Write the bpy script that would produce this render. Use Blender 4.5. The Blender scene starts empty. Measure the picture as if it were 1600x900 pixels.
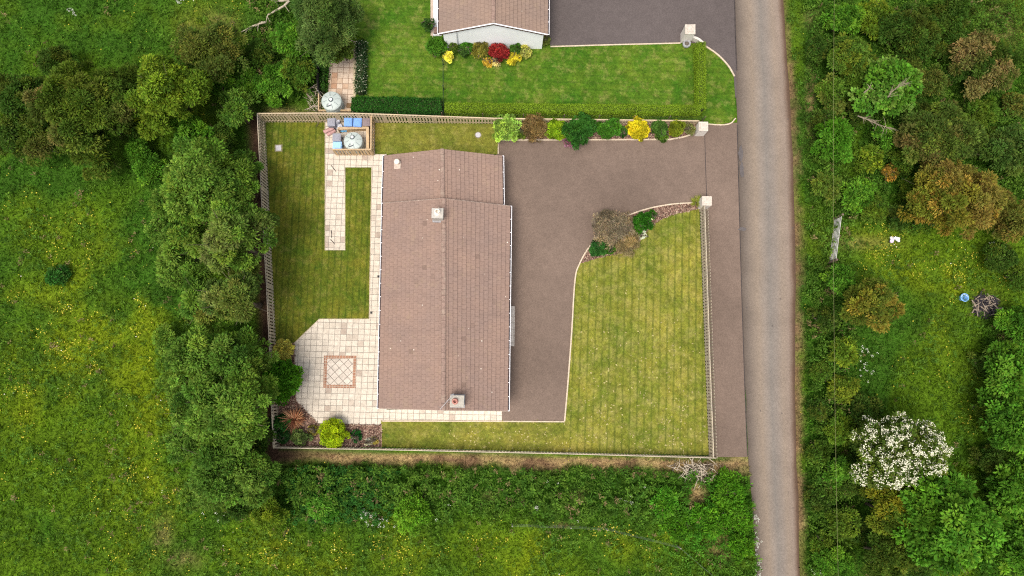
import bpy, bmesh, math, random
import numpy as np
from mathutils import Matrix, Vector, Euler

# ------------------------------------------------------------------ camera, sky, sun, exposure
S = bpy.context.scene
COL = S.collection
CAM_H = 53.0
FPX = 1067.0                       # focal length in pixels of the 1600 px wide photograph
TILT, PAN = math.radians(8.0), math.radians(-1.07)
cam_d = bpy.data.cameras.new("camera")
cam_d.sensor_width = 36.0
cam_d.lens = 36.0 * FPX / 1600.0
cam_d.clip_start, cam_d.clip_end = 0.5, 3000.0
cam = bpy.data.objects.new("camera", cam_d)
COL.objects.link(cam)
RC = Matrix.Rotation(PAN, 3, 'Y') @ Matrix.Rotation(TILT, 3, 'X')
cam.matrix_world = Matrix.Translation((0, 0, CAM_H)) @ RC.to_4x4()
S.camera = cam

SUN_DIR = Vector((-0.22, -0.32, 1.0)).normalized()      # towards the sun
W = bpy.data.worlds.new("World")
S.world = W
W.use_nodes = True
wn = W.node_tree
wn.nodes.clear()
wo = wn.nodes.new("ShaderNodeOutputWorld")
wb = wn.nodes.new("ShaderNodeBackground")
sky = wn.nodes.new("ShaderNodeTexSky")
sky.sky_type = 'NISHITA'
sky.sun_disc = False
sky.sun_elevation = math.asin(SUN_DIR.z)
sky.sun_rotation = math.atan2(SUN_DIR.x, SUN_DIR.y)
sky.dust_density = 4.0
sky.air_density = 1.0
hs = wn.nodes.new("ShaderNodeHueSaturation")           # cloud veil: most of the blue is gone
hs.inputs['Saturation'].default_value = 0.30
wn.links.new(sky.outputs[0], hs.inputs['Color'])
wn.links.new(hs.outputs[0], wb.inputs['Color'])
wb.inputs['Strength'].default_value = 0.13
wn.links.new(wb.outputs[0], wo.inputs[0])
sun_d = bpy.data.lights.new("sun", 'SUN')
sun_d.energy = 1.5
sun_d.angle = math.radians(24)
sun_d.color = (1.0, 0.92, 0.80)
sun = bpy.data.objects.new("sun", sun_d)
COL.objects.link(sun)
sun.location = SUN_DIR * 80
sun.rotation_euler = SUN_DIR.to_track_quat('Z', 'Y').to_euler()
vs = S.view_settings
vs.view_transform = 'Standard'
vs.look = 'None'
vs.gamma = 1.0
vs.exposure = 0.76
vs.use_curve_mapping = False
S.cycles.use_denoising = False           # keeps leaf and grain detail crisp
S.cycles.filter_width = 1.15
S.cycles.max_bounces = 5
S.cycles.diffuse_bounces = 4
S.cycles.transparent_max_bounces = 6

# ------------------------------------------------------------------ helpers
RCn = np.array(RC)
def P(u, v, z=0.0):
    """pixel of the 1600x900 photograph -> point at height z"""
    d = RCn @ np.array([(u - 800) / FPX, (450 - v) / FPX, -1.0])
    t = (z - CAM_H) / d[2]
    return Vector((d[0] * t, d[1] * t, z))
def PP(pts, z=0.0):
    return [P(u, v, z) for u, v in pts]
def UV(x, y, z=0.0):
    """ground coordinates (arrays) -> photograph pixels"""
    q = np.stack([x, y, np.zeros_like(x) + z - CAM_H], -1) @ RCn
    return 800 + FPX * q[..., 0] / -q[..., 2], 450 - FPX * q[..., 1] / -q[..., 2]
def inpoly(u, v, poly):
    r = np.zeros(u.shape, bool)
    n = len(poly)
    for i in range(n):
        x1, y1 = poly[i]; x2, y2 = poly[(i + 1) % n]
        if y1 == y2: continue
        c = ((y1 > v) != (y2 > v)) & (u < (x2 - x1) * (v - y1) / (y2 - y1) + x1)
        r ^= c
    return r
def vnoise(x, y, scale, seed):
    g = np.random.default_rng(seed).random((256, 256))
    X, Y = np.asarray(x) / scale + 1000.3, np.asarray(y) / scale + 1000.7
    i, j = np.floor(X).astype(int), np.floor(Y).astype(int)
    fx, fy = X - i, Y - j
    fx, fy = fx * fx * (3 - 2 * fx), fy * fy * (3 - 2 * fy)
    i0, i1, j0, j1 = i % 256, (i + 1) % 256, j % 256, (j + 1) % 256
    return (g[i0, j0] * (1 - fx) + g[i1, j0] * fx) * (1 - fy) + (g[i0, j1] * (1 - fx) + g[i1, j1] * fx) * fy
def fbm(x, y, scale, seed, o=4):
    s, a, t = 0, 1, 0
    for k in range(o):
        s = s + a * vnoise(x, y, scale / 2 ** k, seed + k); t += a; a *= 0.55
    return s / t
def sstep(a, b, x):
    t = np.clip((x - a) / (b - a), 0, 1)
    return t * t * (3 - 2 * t)
def unit(a):
    return a / np.maximum(np.linalg.norm(a, axis=-1, keepdims=True), 1e-9)

def tag(o, label=None, cat=None, group=None, kind=None):
    if label: o["label"] = label
    if cat: o["category"] = cat
    if group: o["group"] = group
    if kind: o["kind"] = kind
    return o
def empty(name, loc, label, cat, group=None):
    o = bpy.data.objects.new(name, None)
    o.empty_display_size = 0.2
    COL.objects.link(o)
    o.location = loc
    return tag(o, label, cat, group)
def copy_tree(o, parent=None):
    c = o.copy()
    COL.objects.link(c)
    c.parent = parent
    for ch in list(o.children):
        copy_tree(ch, c)
    return c

class MB:
    """collects solids, builds ONE mesh object"""
    def __init__(s): s.v, s.f, s.uv = [], [], []
    def add(s, vs, fs):
        n = len(s.v)
        s.v += [tuple(p) for p in vs]
        s.f += [tuple(i + n for i in f) for f in fs]
    def box(s, c, size, rz=0.0, rot=None):
        m = rot if rot is not None else Matrix.Rotation(rz, 3, 'Z')
        hx, hy, hz = size[0] / 2, size[1] / 2, size[2] / 2
        c = Vector(c)
        vs = [c + m @ Vector((x * hx, y * hy, z * hz)) for z in (-1, 1) for y in (-1, 1) for x in (-1, 1)]
        s.add(vs, [(0, 2, 3, 1), (4, 5, 7, 6), (0, 1, 5, 4), (2, 6, 7, 3), (0, 4, 6, 2), (1, 3, 7, 5)])
    def prism(s, pts, z0, z1):
        pts = [(p[0], p[1]) for p in pts]
        a = sum(pts[i][0] * pts[(i + 1) % len(pts)][1] - pts[(i + 1) % len(pts)][0] * pts[i][1] for i in range(len(pts)))
        if a < 0: pts = pts[::-1]
        n = len(pts)
        s.add([(x, y, z0) for x, y in pts] + [(x, y, z1) for x, y in pts],
              [tuple(range(n, 2 * n)), tuple(range(n - 1, -1, -1))] + [(i, (i + 1) % n, n + (i + 1) % n, n + i) for i in range(n)])
    def tube(s, pts, rad, n=8, cap=True):
        pts = [Vector(p) for p in pts]
        if not hasattr(rad, '__len__'): rad = [rad] * len(pts)
        rings = []
        for i, p in enumerate(pts):
            d = (pts[min(i + 1, len(pts) - 1)] - pts[max(i - 1, 0)]).normalized()
            a = d.cross(Vector((0.31, 0.93, 0.17))).normalized()
            b = d.cross(a)
            rings.append([p + (a * math.cos(2 * math.pi * k / n) + b * math.sin(2 * math.pi * k / n)) * rad[i] for k in range(n)])
        fs = [(i * n + k, i * n + (k + 1) % n, (i + 1) * n + (k + 1) % n, (i + 1) * n + k) for i in range(len(pts) - 1) for k in range(n)]
        if cap: fs += [tuple(range(n - 1, -1, -1)), tuple(range((len(pts) - 1) * n, len(pts) * n))]
        s.add([q for r in rings for q in r], fs)
    def lathe(s, prof, c, n=24):
        c = Vector(c)
        vs = [c + Vector((r * math.cos(2 * math.pi * k / n), r * math.sin(2 * math.pi * k / n), z)) for r, z in prof for k in range(n)]
        m = len(prof)
        fs = [(i * n + k, i * n + (k + 1) % n, (i + 1) * n + (k + 1) % n, (i + 1) * n + k) for i in range(m - 1) for k in range(n)]
        fs += [tuple(range(n - 1, -1, -1)), tuple(range((m - 1) * n, m * n))]
        s.add(vs, fs)
    def ribbon(s, pts, w, z0, z1):
        """kerb like strip of width w along ground points"""
        pts = [Vector((p[0], p[1])) for p in pts]
        L, R = [], []
        for i, p in enumerate(pts):
            d = (pts[min(i + 1, len(pts) - 1)] - pts[max(i - 1, 0)]).normalized()
            nrm = Vector((-d.y, d.x))
            L.append(p + nrm * w / 2); R.append(p - nrm * w / 2)
        n = len(pts)
        vs = [(*q, z) for z in (z0, z1) for q in L] + [(*q, z) for z in (z0, z1) for q in R]
        fs = []
        for i in range(n - 1):
            l0, l1, L0, L1 = i, i + 1, n + i, n + i + 1
            r0, r1, R0, R1 = 2 * n + i, 2 * n + i + 1, 3 * n + i, 3 * n + i + 1
            fs += [(L0, R0, R1, L1), (l0, L0, L1, l1), (r0, r1, R1, R0)]
        fs += [(0, 2 * n, 3 * n, n), (n - 1, 2 * n - 1, 4 * n - 1, 3 * n - 1)]
        s.add(vs, fs)
    def build(s, name, mat, parent=None, origin=None, smooth=False, bevel=0):
        o0 = Vector(origin) if origin is not None else (parent.location if parent is not None and parent.type == 'EMPTY' and parent.parent is None else Vector((0, 0, 0)))
        me = bpy.data.meshes.new(name)
        me.from_pydata([tuple(Vector(p) - o0) for p in s.v], [], s.f)
        me.materials.append(mat)
        if smooth: me.polygons.foreach_set("use_smooth", [True] * len(me.polygons))
        me.update()
        o = bpy.data.objects.new(name, me)
        COL.objects.link(o)
        if parent is not None: o.parent = parent
        elif origin is not None: o.location = o0
        if bevel:
            m = o.modifiers.new("bevel", 'BEVEL'); m.width = bevel; m.segments = 2; m.limit_method = 'ANGLE'
        return o

def smoothline(pts, k=6):
    """Catmull-Rom through pixel points"""
    p = [np.array(q, float) for q in pts]
    p = [2 * p[0] - p[1]] + p + [2 * p[-1] - p[-2]]
    r = []
    for i in range(1, len(p) - 2):
        for t in np.linspace(0, 1, k, endpoint=False):
            a, b, c, d = p[i - 1], p[i], p[i + 1], p[i + 2]
            r.append(tuple(0.5 * (2 * b + (c - a) * t + (2 * a - 5 * b + 4 * c - d) * t * t + (3 * b - a - 3 * c + d) * t ** 3)))
    return r + [tuple(p[-2])]

# ------------------------------------------------------------------ materials
class NT:
    def __init__(s, name, rough=0.85, spec=0.2):
        s.m = bpy.data.materials.new(name); s.m.use_nodes = True
        s.t = s.m.node_tree
        s.b = s.t.nodes["Principled BSDF"]
        s.b.inputs['Roughness'].default_value = rough
        s.b.inputs['Specular IOR Level'].default_value = spec
        s.co = None
    def n(s, t, **k):
        x = s.t.nodes.new(t)
        for a, b in k.items(): setattr(x, a, b)
        return x
    def l(s, a, b): s.t.links.new(a, b)
    def coord(s, rz=0.0, off=(0, 0, 0), scale=(1, 1, 1), which='Object'):
        c = s.n("ShaderNodeTexCoord"); m = s.n("ShaderNodeMapping")
        m.inputs['Rotation'].default_value[2] = rz
        m.inputs['Location'].default_value = off
        m.inputs['Scale'].default_value = scale
        s.l(c.outputs[which], m.inputs[0])
        return m.outputs[0]
    def noise(s, vec, scale, detail=4, rough=0.55, dist=0.0):
        x = s.n("ShaderNodeTexNoise")
        x.inputs['Scale'].default_value = scale; x.inputs['Detail'].default_value = detail
        x.inputs['Roughness'].default_value = rough; x.inputs['Distortion'].default_value = dist
        s.l(vec, x.inputs['Vector'])
        return x.outputs['Fac']
    def ramp(s, fac, stops, mode='LINEAR'):
        r = s.n("ShaderNodeValToRGB"); r.color_ramp.interpolation = mode
        e = r.color_ramp.elements
        while len(e) > 1: e.remove(e[-1])
        for i, (p, c) in enumerate(stops):
            if not hasattr(c, '__len__'): c = (c, c, c)
            q = e[0] if i == 0 else e.new(p)
            q.position = p; q.color = (*c[:3], 1)
        s.l(fac, r.inputs[0])
        return r.outputs[0]
    def mix(s, fac, a, b, mode='MIX'):
        x = s.n("ShaderNodeMix", data_type='RGBA', blend_type=mode)
        for sock, val in ((x.inputs[0], fac), (x.inputs[6], a), (x.inputs[7], b)):
            if hasattr(val, 'is_output'): s.l(val, sock)
            elif hasattr(val, '__len__'): sock.default_value = (*val[:3], 1)
            else: sock.default_value = val
        return x.outputs[2]
    def math(s, op, a, b=0.0):
        x = s.n("ShaderNodeMath", operation=op)
        for sock, val in ((x.inputs[0], a), (x.inputs[1], b)):
            if hasattr(val, 'is_output'): s.l(val, sock)
            else: sock.default_value = val
        return x.outputs[0]
    def col(s, c):
        if hasattr(c, 'is_output'): s.l(c, s.b.inputs['Base Color'])
        else: s.b.inputs['Base Color'].default_value = (*c, 1)
        return s
    def bump(s, h, strength=0.5, dist=0.02):
        b = s.n("ShaderNodeBump")
        b.inputs['Strength'].default_value = strength; b.inputs['Distance'].default_value = dist
        s.l(h, b.inputs['Height']); s.l(b.outputs[0], s.b.inputs['Normal'])
        return s

def m_plain(name, c, rough=0.7, var=0.18, scale=6.0, spec=0.3, metal=0.0, dirt=None):
    t = NT(name, rough, spec)
    v = t.coord()
    n = t.noise(v, scale, 5)
    a = tuple(x * (1 - var) for x in c); b = tuple(min(1, x * (1 + var)) for x in c)
    k = t.ramp(n, [(0.3, a), (0.7, b)])
    if dirt:
        d = t.ramp(t.noise(v, scale * 0.35, 6, 0.65), [(0.48, 0.0), (0.68, 1.0)])
        k = t.mix(t.math('MULTIPLY', d, 0.7), k, dirt)
    t.b.inputs['Metallic'].default_value = metal
    return t.col(k).m

def m_leaf(name="leaf", trans=0.30):
    t = NT(name, 0.7, 0.04)
    a = t.n("ShaderNodeAttribute", attribute_name="Col")
    t.col(a.outputs['Color'])
    tr = t.n("ShaderNodeBsdfTranslucent")
    g = t.n("ShaderNodeHueSaturation"); g.inputs['Saturation'].default_value = 1.1; g.inputs['Value'].default_value = 1.1
    t.l(a.outputs['Color'], g.inputs['Color']); t.l(g.outputs[0], tr.inputs['Color'])
    mx = t.n("ShaderNodeMixShader"); mx.inputs[0].default_value = trans
    out = t.t.nodes["Material Output"]
    t.l(t.b.outputs[0], mx.inputs[1]); t.l(tr.outputs[0], mx.inputs[2]); t.l(mx.outputs[0], out.inputs[0])
    return t.m
LEAF = m_leaf()
PETAL = m_leaf("petal", 0.15)
BARK = m_plain("bark", (0.11, 0.085, 0.06), 0.9, 0.35, 9)
DEADWOOD = m_plain("dead_wood", (0.42, 0.36, 0.27), 0.85, 0.25, 7)

def m_tarmac(name, c, blotch=0.24, speck=0.2):
    t = NT(name, 0.9, 0.15)
    v = t.coord()
    big = t.ramp(t.noise(v, 0.11, 4, 0.5), [(0.25, tuple(x * (1 - blotch) for x in c)), (0.75, tuple(x * (1 + blotch) for x in c))])
    mid = t.ramp(t.noise(v, 1.4, 5, 0.65), [(0.3, 0.9), (0.72, 1.08)])
    k = t.mix(1.0, big, mid, 'MULTIPLY')
    fine = t.ramp(t.noise(v, 9.0, 3, 0.8), [(0.3, 1 - speck), (0.7, 1 + speck)])
    k = t.mix(1.0, k, fine, 'MULTIPLY')
    st = t.ramp(t.noise(v, 0.55, 6, 0.7), [(0.64, 0.0), (0.74, 1.0)])          # dry pale scuffs
    k = t.mix(t.math('MULTIPLY', st, 0.22), k, tuple(min(1, x * 1.9) for x in c))
    t.col(k)
    t.bump(t.noise(v, 14, 3, 0.8), 0.35, 0.012)
    return t.m

def m_lawn(name, a, b, straw, rz=0.0, pitch=0.55, line=0.55, strawness=0.5):
    """a: fresh, b: yellowed; thin wheel lines left by the mower every `pitch` metres"""
    t = NT(name, 0.9, 0.1)
    v = t.coord(0.62)
    k = t.ramp(t.noise(v, 0.42, 6, 0.68, 0.4), [(0.34, a), (0.64, b)])
    k = t.mix(1.0, k, t.ramp(t.noise(v, 0.2, 5, 0.6, 0.6), [(0.32, (0.7, 0.8, 0.7)), (0.68, (1.2, 1.1, 1.2))]), 'MULTIPLY')
    k = t.mix(1.0, k, t.ramp(t.noise(v, 1.8, 5, 0.65), [(0.3, 0.76), (0.7, 1.2)]), 'MULTIPLY')
    st = t.ramp(t.noise(v, 1.15, 6, 0.72), [(0.6 - 0.16 * strawness, 0.0), (0.78, 1.0)])
    k = t.mix(t.math('MULTIPLY', st, 0.6), k, straw)
    lp = t.ramp(t.noise(v, 0.7, 3, 0.5), [(0.68, 0.0), (0.75, 1.0)])           # lush tufts
    k = t.mix(t.math('MULTIPLY', lp, 0.55), k, (a[0] * 0.45, a[1] * 0.8, a[2]))
    fine = t.ramp(t.noise(v, 5.5, 4, 0.8), [(0.28, 0.55), (0.72, 1.5)])
    k = t.mix(1.0, k, fine, 'MULTIPLY')
    if line:
        w = t.n("ShaderNodeTexWave", wave_type='BANDS', bands_direction='X')
        w.inputs['Scale'].default_value = 2 * math.pi / pitch / 20.0
        w.inputs['Distortion'].default_value = 0.9; w.inputs['Detail'].default_value = 4; w.inputs['Detail Scale'].default_value = 2.5
        t.l(t.coord(rz), w.inputs['Vector'])
        wl = t.ramp(w.outputs['Fac'], [(0.0, 1.0), (0.28, 0.0)])
        br = t.ramp(t.noise(v, 0.9, 4, 0.6), [(0.35, 0.25), (0.6, 1.0)])
        k = t.mix(t.math('MULTIPLY', t.math('MULTIPLY', wl, br), line), k, (a[0] * 0.42, a[1] * 0.5, a[2] * 0.6))
    t.col(k)
    t.bump(t.noise(v, 7.0, 4, 0.8), 0.9, 0.06)
    return t.m

def m_paving(name, c1, c2, mortar, size, rz, off, bond=0.0, w=None, mort=0.02, odd=None):
    t = NT(name, 0.85, 0.2)
    v = t.coord(rz, off)
    b = t.n("ShaderNodeTexBrick"); b.offset = bond; b.squash = 1.0
    b.inputs['Scale'].default_value = 1.0
    b.inputs['Brick Width'].default_value = w or size; b.inputs['Row Height'].default_value = size
    b.inputs['Mortar Size'].default_value = mort; b.inputs['Mortar Smooth'].default_value = 0.3
    b.inputs['Color1'].default_value = (0, 0, 0, 1); b.inputs['Color2'].default_value = (1, 1, 1, 1)
    b.inputs['Mortar'].default_value = (0.5, 0.5, 0.5, 1); b.inputs['Bias'].default_value = 0
    t.l(v, b.inputs['Vector'])
    mid = tuple(x * .8 + y * .2 for x, y in zip(c1, c2))
    stops = [(0.0, c2), (0.2, mid), (0.9, c1)]
    if odd: stops = [(0.0, odd), (0.03, odd), (0.08, c2), (0.16, c2), (0.3, mid), (0.9, c1)]
    k = t.ramp(b.outputs['Color'], stops)
    k = t.mix(1.0, k, t.ramp(t.noise(t.coord(), 3.0, 6, 0.7), [(0.28, 0.72), (0.7, 1.08)]), 'MULTIPLY')
    k = t.mix(1.0, k, t.ramp(t.noise(t.coord(), 0.35, 4, 0.6), [(0.3, 0.9), (0.7, 1.05)]), 'MULTIPLY')
    k = t.mix(b.outputs['Fac'], k, mortar)
    t.col(k)
    t.bump(t.math('SUBTRACT', 1.0, b.outputs['Fac']), 0.5, 0.012)
    return t.m

def m_rooftile(name, c1, c2, tile_w=0.33, gauge=0.345):
    """UV: x metres along the eaves, y metres up the slope"""
    t = NT(name, 0.8, 0.25)
    v = t.coord(which='UV'); ob = t.coord()
    b = t.n("ShaderNodeTexBrick"); b.offset = 0.5; b.squash = 1.0
    b.inputs['Scale'].default_value = 1.0
    b.inputs['Brick Width'].default_value = tile_w; b.inputs['Row Height'].default_value = gauge
    b.inputs['Mortar Size'].default_value = 0.013; b.inputs['Mortar Smooth'].default_value = 0.2
    b.inputs['Color1'].default_value = (0, 0, 0, 1); b.inputs['Color2'].default_value = (1, 1, 1, 1); b.inputs['Mortar'].default_value = (.5, .5, .5, 1)
    t.l(v, b.inputs['Vector'])
    k = t.ramp(b.outputs['Color'], [(0.0, tuple(x * 0.78 for x in c2)), (0.006, tuple(x * 0.82 for x in c2)), (0.010, tuple(x * .35 + y * .65 for x, y in zip(c1, c2))), (1.0, c1)])
    k = t.mix(1.0, k, t.ramp(t.noise(ob, 0.4, 5, 0.6), [(0.3, (0.88, 0.9, 0.93)), (0.7, (1.07, 1.04, 1.0))]), 'MULTIPLY')
    k = t.mix(1.0, k, t.ramp(t.noise(ob, 6.0, 5, 0.75), [(0.3, 0.86), (0.7, 1.12)]), 'MULTIPLY')
    stx = t.n("ShaderNodeMapping"); stx.inputs['Scale'].default_value = (2.2, 0.22, 1); t.l(t.n("ShaderNodeTexCoord").outputs['UV'], stx.inputs[0])
    stn = t.ramp(t.noise(stx.outputs[0], 1.0, 5, 0.65), [(0.5, 0.0), (0.75, 1.0)])
    k = t.mix(t.math('MULTIPLY', stn, 0.3), k, (0.15, 0.10, 0.08))
    lich = t.ramp(t.noise(ob, 1.3, 5, 0.7), [(0.55, 0.0), (0.72, 1.0)])
    k = t.mix(t.math('MULTIPLY', lich, 0.22), k, (0.36, 0.27, 0.16))
    k = t.mix(t.math('MULTIPLY', b.outputs['Fac'], 0.42), k, (0.07, 0.045, 0.038))
    vo = t.n("ShaderNodeTexVoronoi"); vo.inputs['Scale'].default_value = 1.15
    t.l(ob, vo.inputs['Vector'])
    sp = t.ramp(vo.outputs['Distance'], [(0.035, 1.0), (0.06, 0.0)])          # pale lichen spots
    ms = t.ramp(t.noise(ob, 0.5, 3), [(0.40, 0.0), (0.5, 1.0)])
    k = t.mix(t.math('MULTIPLY', sp, ms), k, (0.75, 0.68, 0.58))
    t.col(k)
    t.bump(t.math('SUBTRACT', 1.0, b.outputs['Fac']), 0.35, 0.01)
    return t.m

def m_wood(name, c, var=0.3):
    t = NT(name, 0.85, 0.15)
    v = t.coord(scale=(1, 1, 0.25))
    k = t.ramp(t.noise(v, 7, 5, 0.7), [(0.25, tuple(x * (1 - var) for x in c)), (0.75, tuple(x * (1 + var) for x in c))])
    k = t.mix(1.0, k, t.ramp(t.noise(t.coord(), 0.8, 4), [(0.3, (0.85, 0.86, 0.9)), (0.7, (1.1, 1.06, 1.0))]), 'MULTIPLY')
    return t.col(k).m

# ------------------------------------------------------------------ leaf clouds
_seed = [11]
def rng_next():
    _seed[0] += 1
    return np.random.default_rng(_seed[0] * 7919)
def leaf_mesh(name, pos, dr, nr, L, Wd, col, mat=None, parent=None, origin=(0, 0, 0), bend=0.12):
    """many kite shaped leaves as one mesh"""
    N = len(pos)
    dr = unit(dr); side = unit(np.cross(dr, nr)); up = np.cross(side, dr)
    L = L[:, None]; Wd = Wd[:, None]
    v = np.empty((N, 4, 3), np.float32)
    v[:, 0] = pos
    v[:, 1] = pos + dr * L * 0.5 + side * Wd * 0.5 + up * L * bend
    v[:, 2] = pos + dr * L
    v[:, 3] = pos + dr * L * 0.5 - side * Wd * 0.5 + up * L * bend
    v -= np.asarray(origin, np.float32)
    me = bpy.data.meshes.new(name)
    me.vertices.add(4 * N); me.vertices.foreach_set("co", v.ravel())
    me.loops.add(4 * N); me.loops.foreach_set("vertex_index", np.arange(4 * N, dtype=np.int32))
    me.polygons.add(N); me.polygons.foreach_set("loop_start", np.arange(0, 4 * N, 4, dtype=np.int32))
    me.update(calc_edges=True)
    at = me.attributes.new("Col", 'FLOAT_COLOR', 'POINT')
    c4 = np.ones((N, 4, 4), np.float32); c4[:, :, :3] = np.clip(col, 0, 1)[:, None, :]
    at.data.foreach_set("color", c4.ravel())
    me.materials.append(mat or LEAF)
    o = bpy.data.objects.new(name, me)
    COL.objects.link(o)
    if parent is not None: o.parent = parent
    return o
def sphere_dirs(r, n, zmin=-0.25):
    z = r.uniform(zmin, 1, n); a = r.uniform(0, 2 * math.pi, n); q = np.sqrt(1 - z * z)
    return np.stack([q * np.cos(a), q * np.sin(a), z], -1)

def crown(r, c, R, z0, z1, pal, leaf=0.3, wfrac=0.36, dens=2.0, lobes=9, lobe=(0.26, 0.5), droop=0.2, spray=14, squash=None, tip=None, gap=0.0, sub=0.5, sx=1.0, sy=1.0):
    """leaf arrays of a crown: lobes (boughs) carry leafy tufts, tufts carry leaves; pal = list of (weight, rgb)"""
    H = z1 - z0
    a0 = r.uniform(0, 6.28)
    cs, rs = [], []
    for i in range(lobes):
        if i == 0: d, rl = 0.0, R * lobe[1]
        else:
            rl = R * r.uniform(*lobe)
            d = math.sqrt(r.uniform(0.15, 1.0)) * (R * r.uniform(0.95, 1.12) - rl)
        a = a0 + i * 2.4 + r.normal() * 0.4
        zc = z0 + H * (0.66 - 0.5 * (d / R) ** 2) + r.normal() * 0.08 * H
        cs.append((c[0] + d * math.cos(a) * sx, c[1] + d * math.sin(a) * sy, zc)); rs.append(rl)
    w = np.array([p[0] for p in pal], float); w /= w.sum()
    pc = np.array([p[1] for p in pal])
    out = [[] for _ in range(6)]
    la = leaf * leaf * wfrac * 0.5
    for (lc, rl) in zip(cs, rs):
        zr = min(max(rl * 0.85, H * 0.28), rl * 1.25) if squash is None else rl * squash
        rt = min(sub * r.uniform(0.75, 1.35), rl * 0.6)                                   # tuft radius
        nt = max(4, int(1.25 * 2 * math.pi * rl * rl / (math.pi * rt * rt)))
        d = sphere_dirs(r, nt, -0.15)
        if gap: d = d[r.random(len(d)) > gap]
        nt = len(d)
        tc = np.array(lc) + d * np.array([rl, rl, zr]) * r.uniform(0.5, 1.0, (nt, 1))
        lobec = pc[r.choice(len(pc), p=w)] * r.uniform(0.85, 1.15)
        sc = np.where(r.random((nt, 1)) < 0.38, lobec, pc[r.choice(len(pc), nt, p=w)]) * r.uniform(0.72, 1.32, (nt, 1))
        yg = sstep(0.42, 0.75, vnoise(tc[:, 0], tc[:, 1], R * 0.5, 53))[:, None] * r.uniform(0.0, 0.55, (nt, 1))
        sc = sc * (1 - yg) + sc * np.array([1.55, 1.35, 0.9]) * yg
        if tip is not None:
            tf = sstep(0.5, 0.75, vnoise(tc[:, 0], tc[:, 1], R * 0.45, 31 + int(abs(c[0]) * 7) % 50))[:, None] * r.uniform(0.3, 1, (nt, 1))
            sc = sc * (1 - tf) + np.array(tip) * tf
        k = max(6, int(dens * 0.62 * 2 * math.pi * rt * rt / la))
        ax = unit(d * 0.75 + np.array([0, 0, 0.7]) + r.normal(size=d.shape) * 0.25)
        o = np.repeat(ax, k, 0)
        rd = unit(r.normal(size=(nt * k, 3)))
        rd = unit(rd + o * 0.75)
        rad = np.repeat(rt * r.uniform(0.65, 1.3, nt), k)[:, None] * r.uniform(0.15, 1.0, (nt * k, 1)) ** 0.5
        ps = np.repeat(tc, k, 0) + rd * rad * np.array([1, 1, 0.75])
        dr = unit(rd * 0.9 + unit(r.normal(size=(nt * k, 3))) * 0.6 + np.array([0, 0, -droop]))
        nr = unit(o * 0.6 + np.array([0, 0, 0.8]) + r.normal(size=(nt * k, 3)) * 0.4)
        cc = np.repeat(sc, k, 0) * r.uniform(0.7, 1.35, (nt * k, 1)) * (1 + r.normal(size=(nt * k, 3)) * 0.07)
        LL = leaf * r.uniform(0.55, 1.2, nt * k)
        for q, x in zip(out, (ps, dr, nr, LL, LL * wfrac * r.uniform(0.8, 1.25, nt * k), cc)): q.append(x)
    return [np.concatenate(q) for q in out], cs, rs

def trunk_mesh(mb, r, base, cs, z_fork, rad, top):
    b = Vector(base)
    f = b + Vector((r.normal() * 0.15, r.normal() * 0.15, z_fork))
    mb.tube([b - Vector((0, 0, 0.1)), b + (f - b) * 0.08, b + (f - b) * 0.5 + Vector((r.normal() * 0.08, r.normal() * 0.08, 0)), f], [rad * 1.5, rad * 1.1, rad * 0.9, rad * 0.75], 9)
    for c in cs:
        c = Vector(c)
        m = f.lerp(c, 0.5) + Vector((r.normal() * 0.25, r.normal() * 0.25, 0.25))
        mb.tube([f - Vector((0, 0, rad)), m, c], [rad * 0.55, rad * 0.34, rad * 0.12], 6)
        for _ in range(3):
            e = c + Vector(tuple(r.normal(size=3))) * 0.5 * (c - f).length * 0.45 + Vector((0, 0, 0.2))
            mb.tube([m, m.lerp(e, 0.6) + Vector((0, 0, 0.15)), e], [rad * 0.22, rad * 0.12, rad * 0.05], 5)
M2 = lambda px, z: px / FPX * (CAM_H - z)       # pixels -> metres at height z

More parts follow.
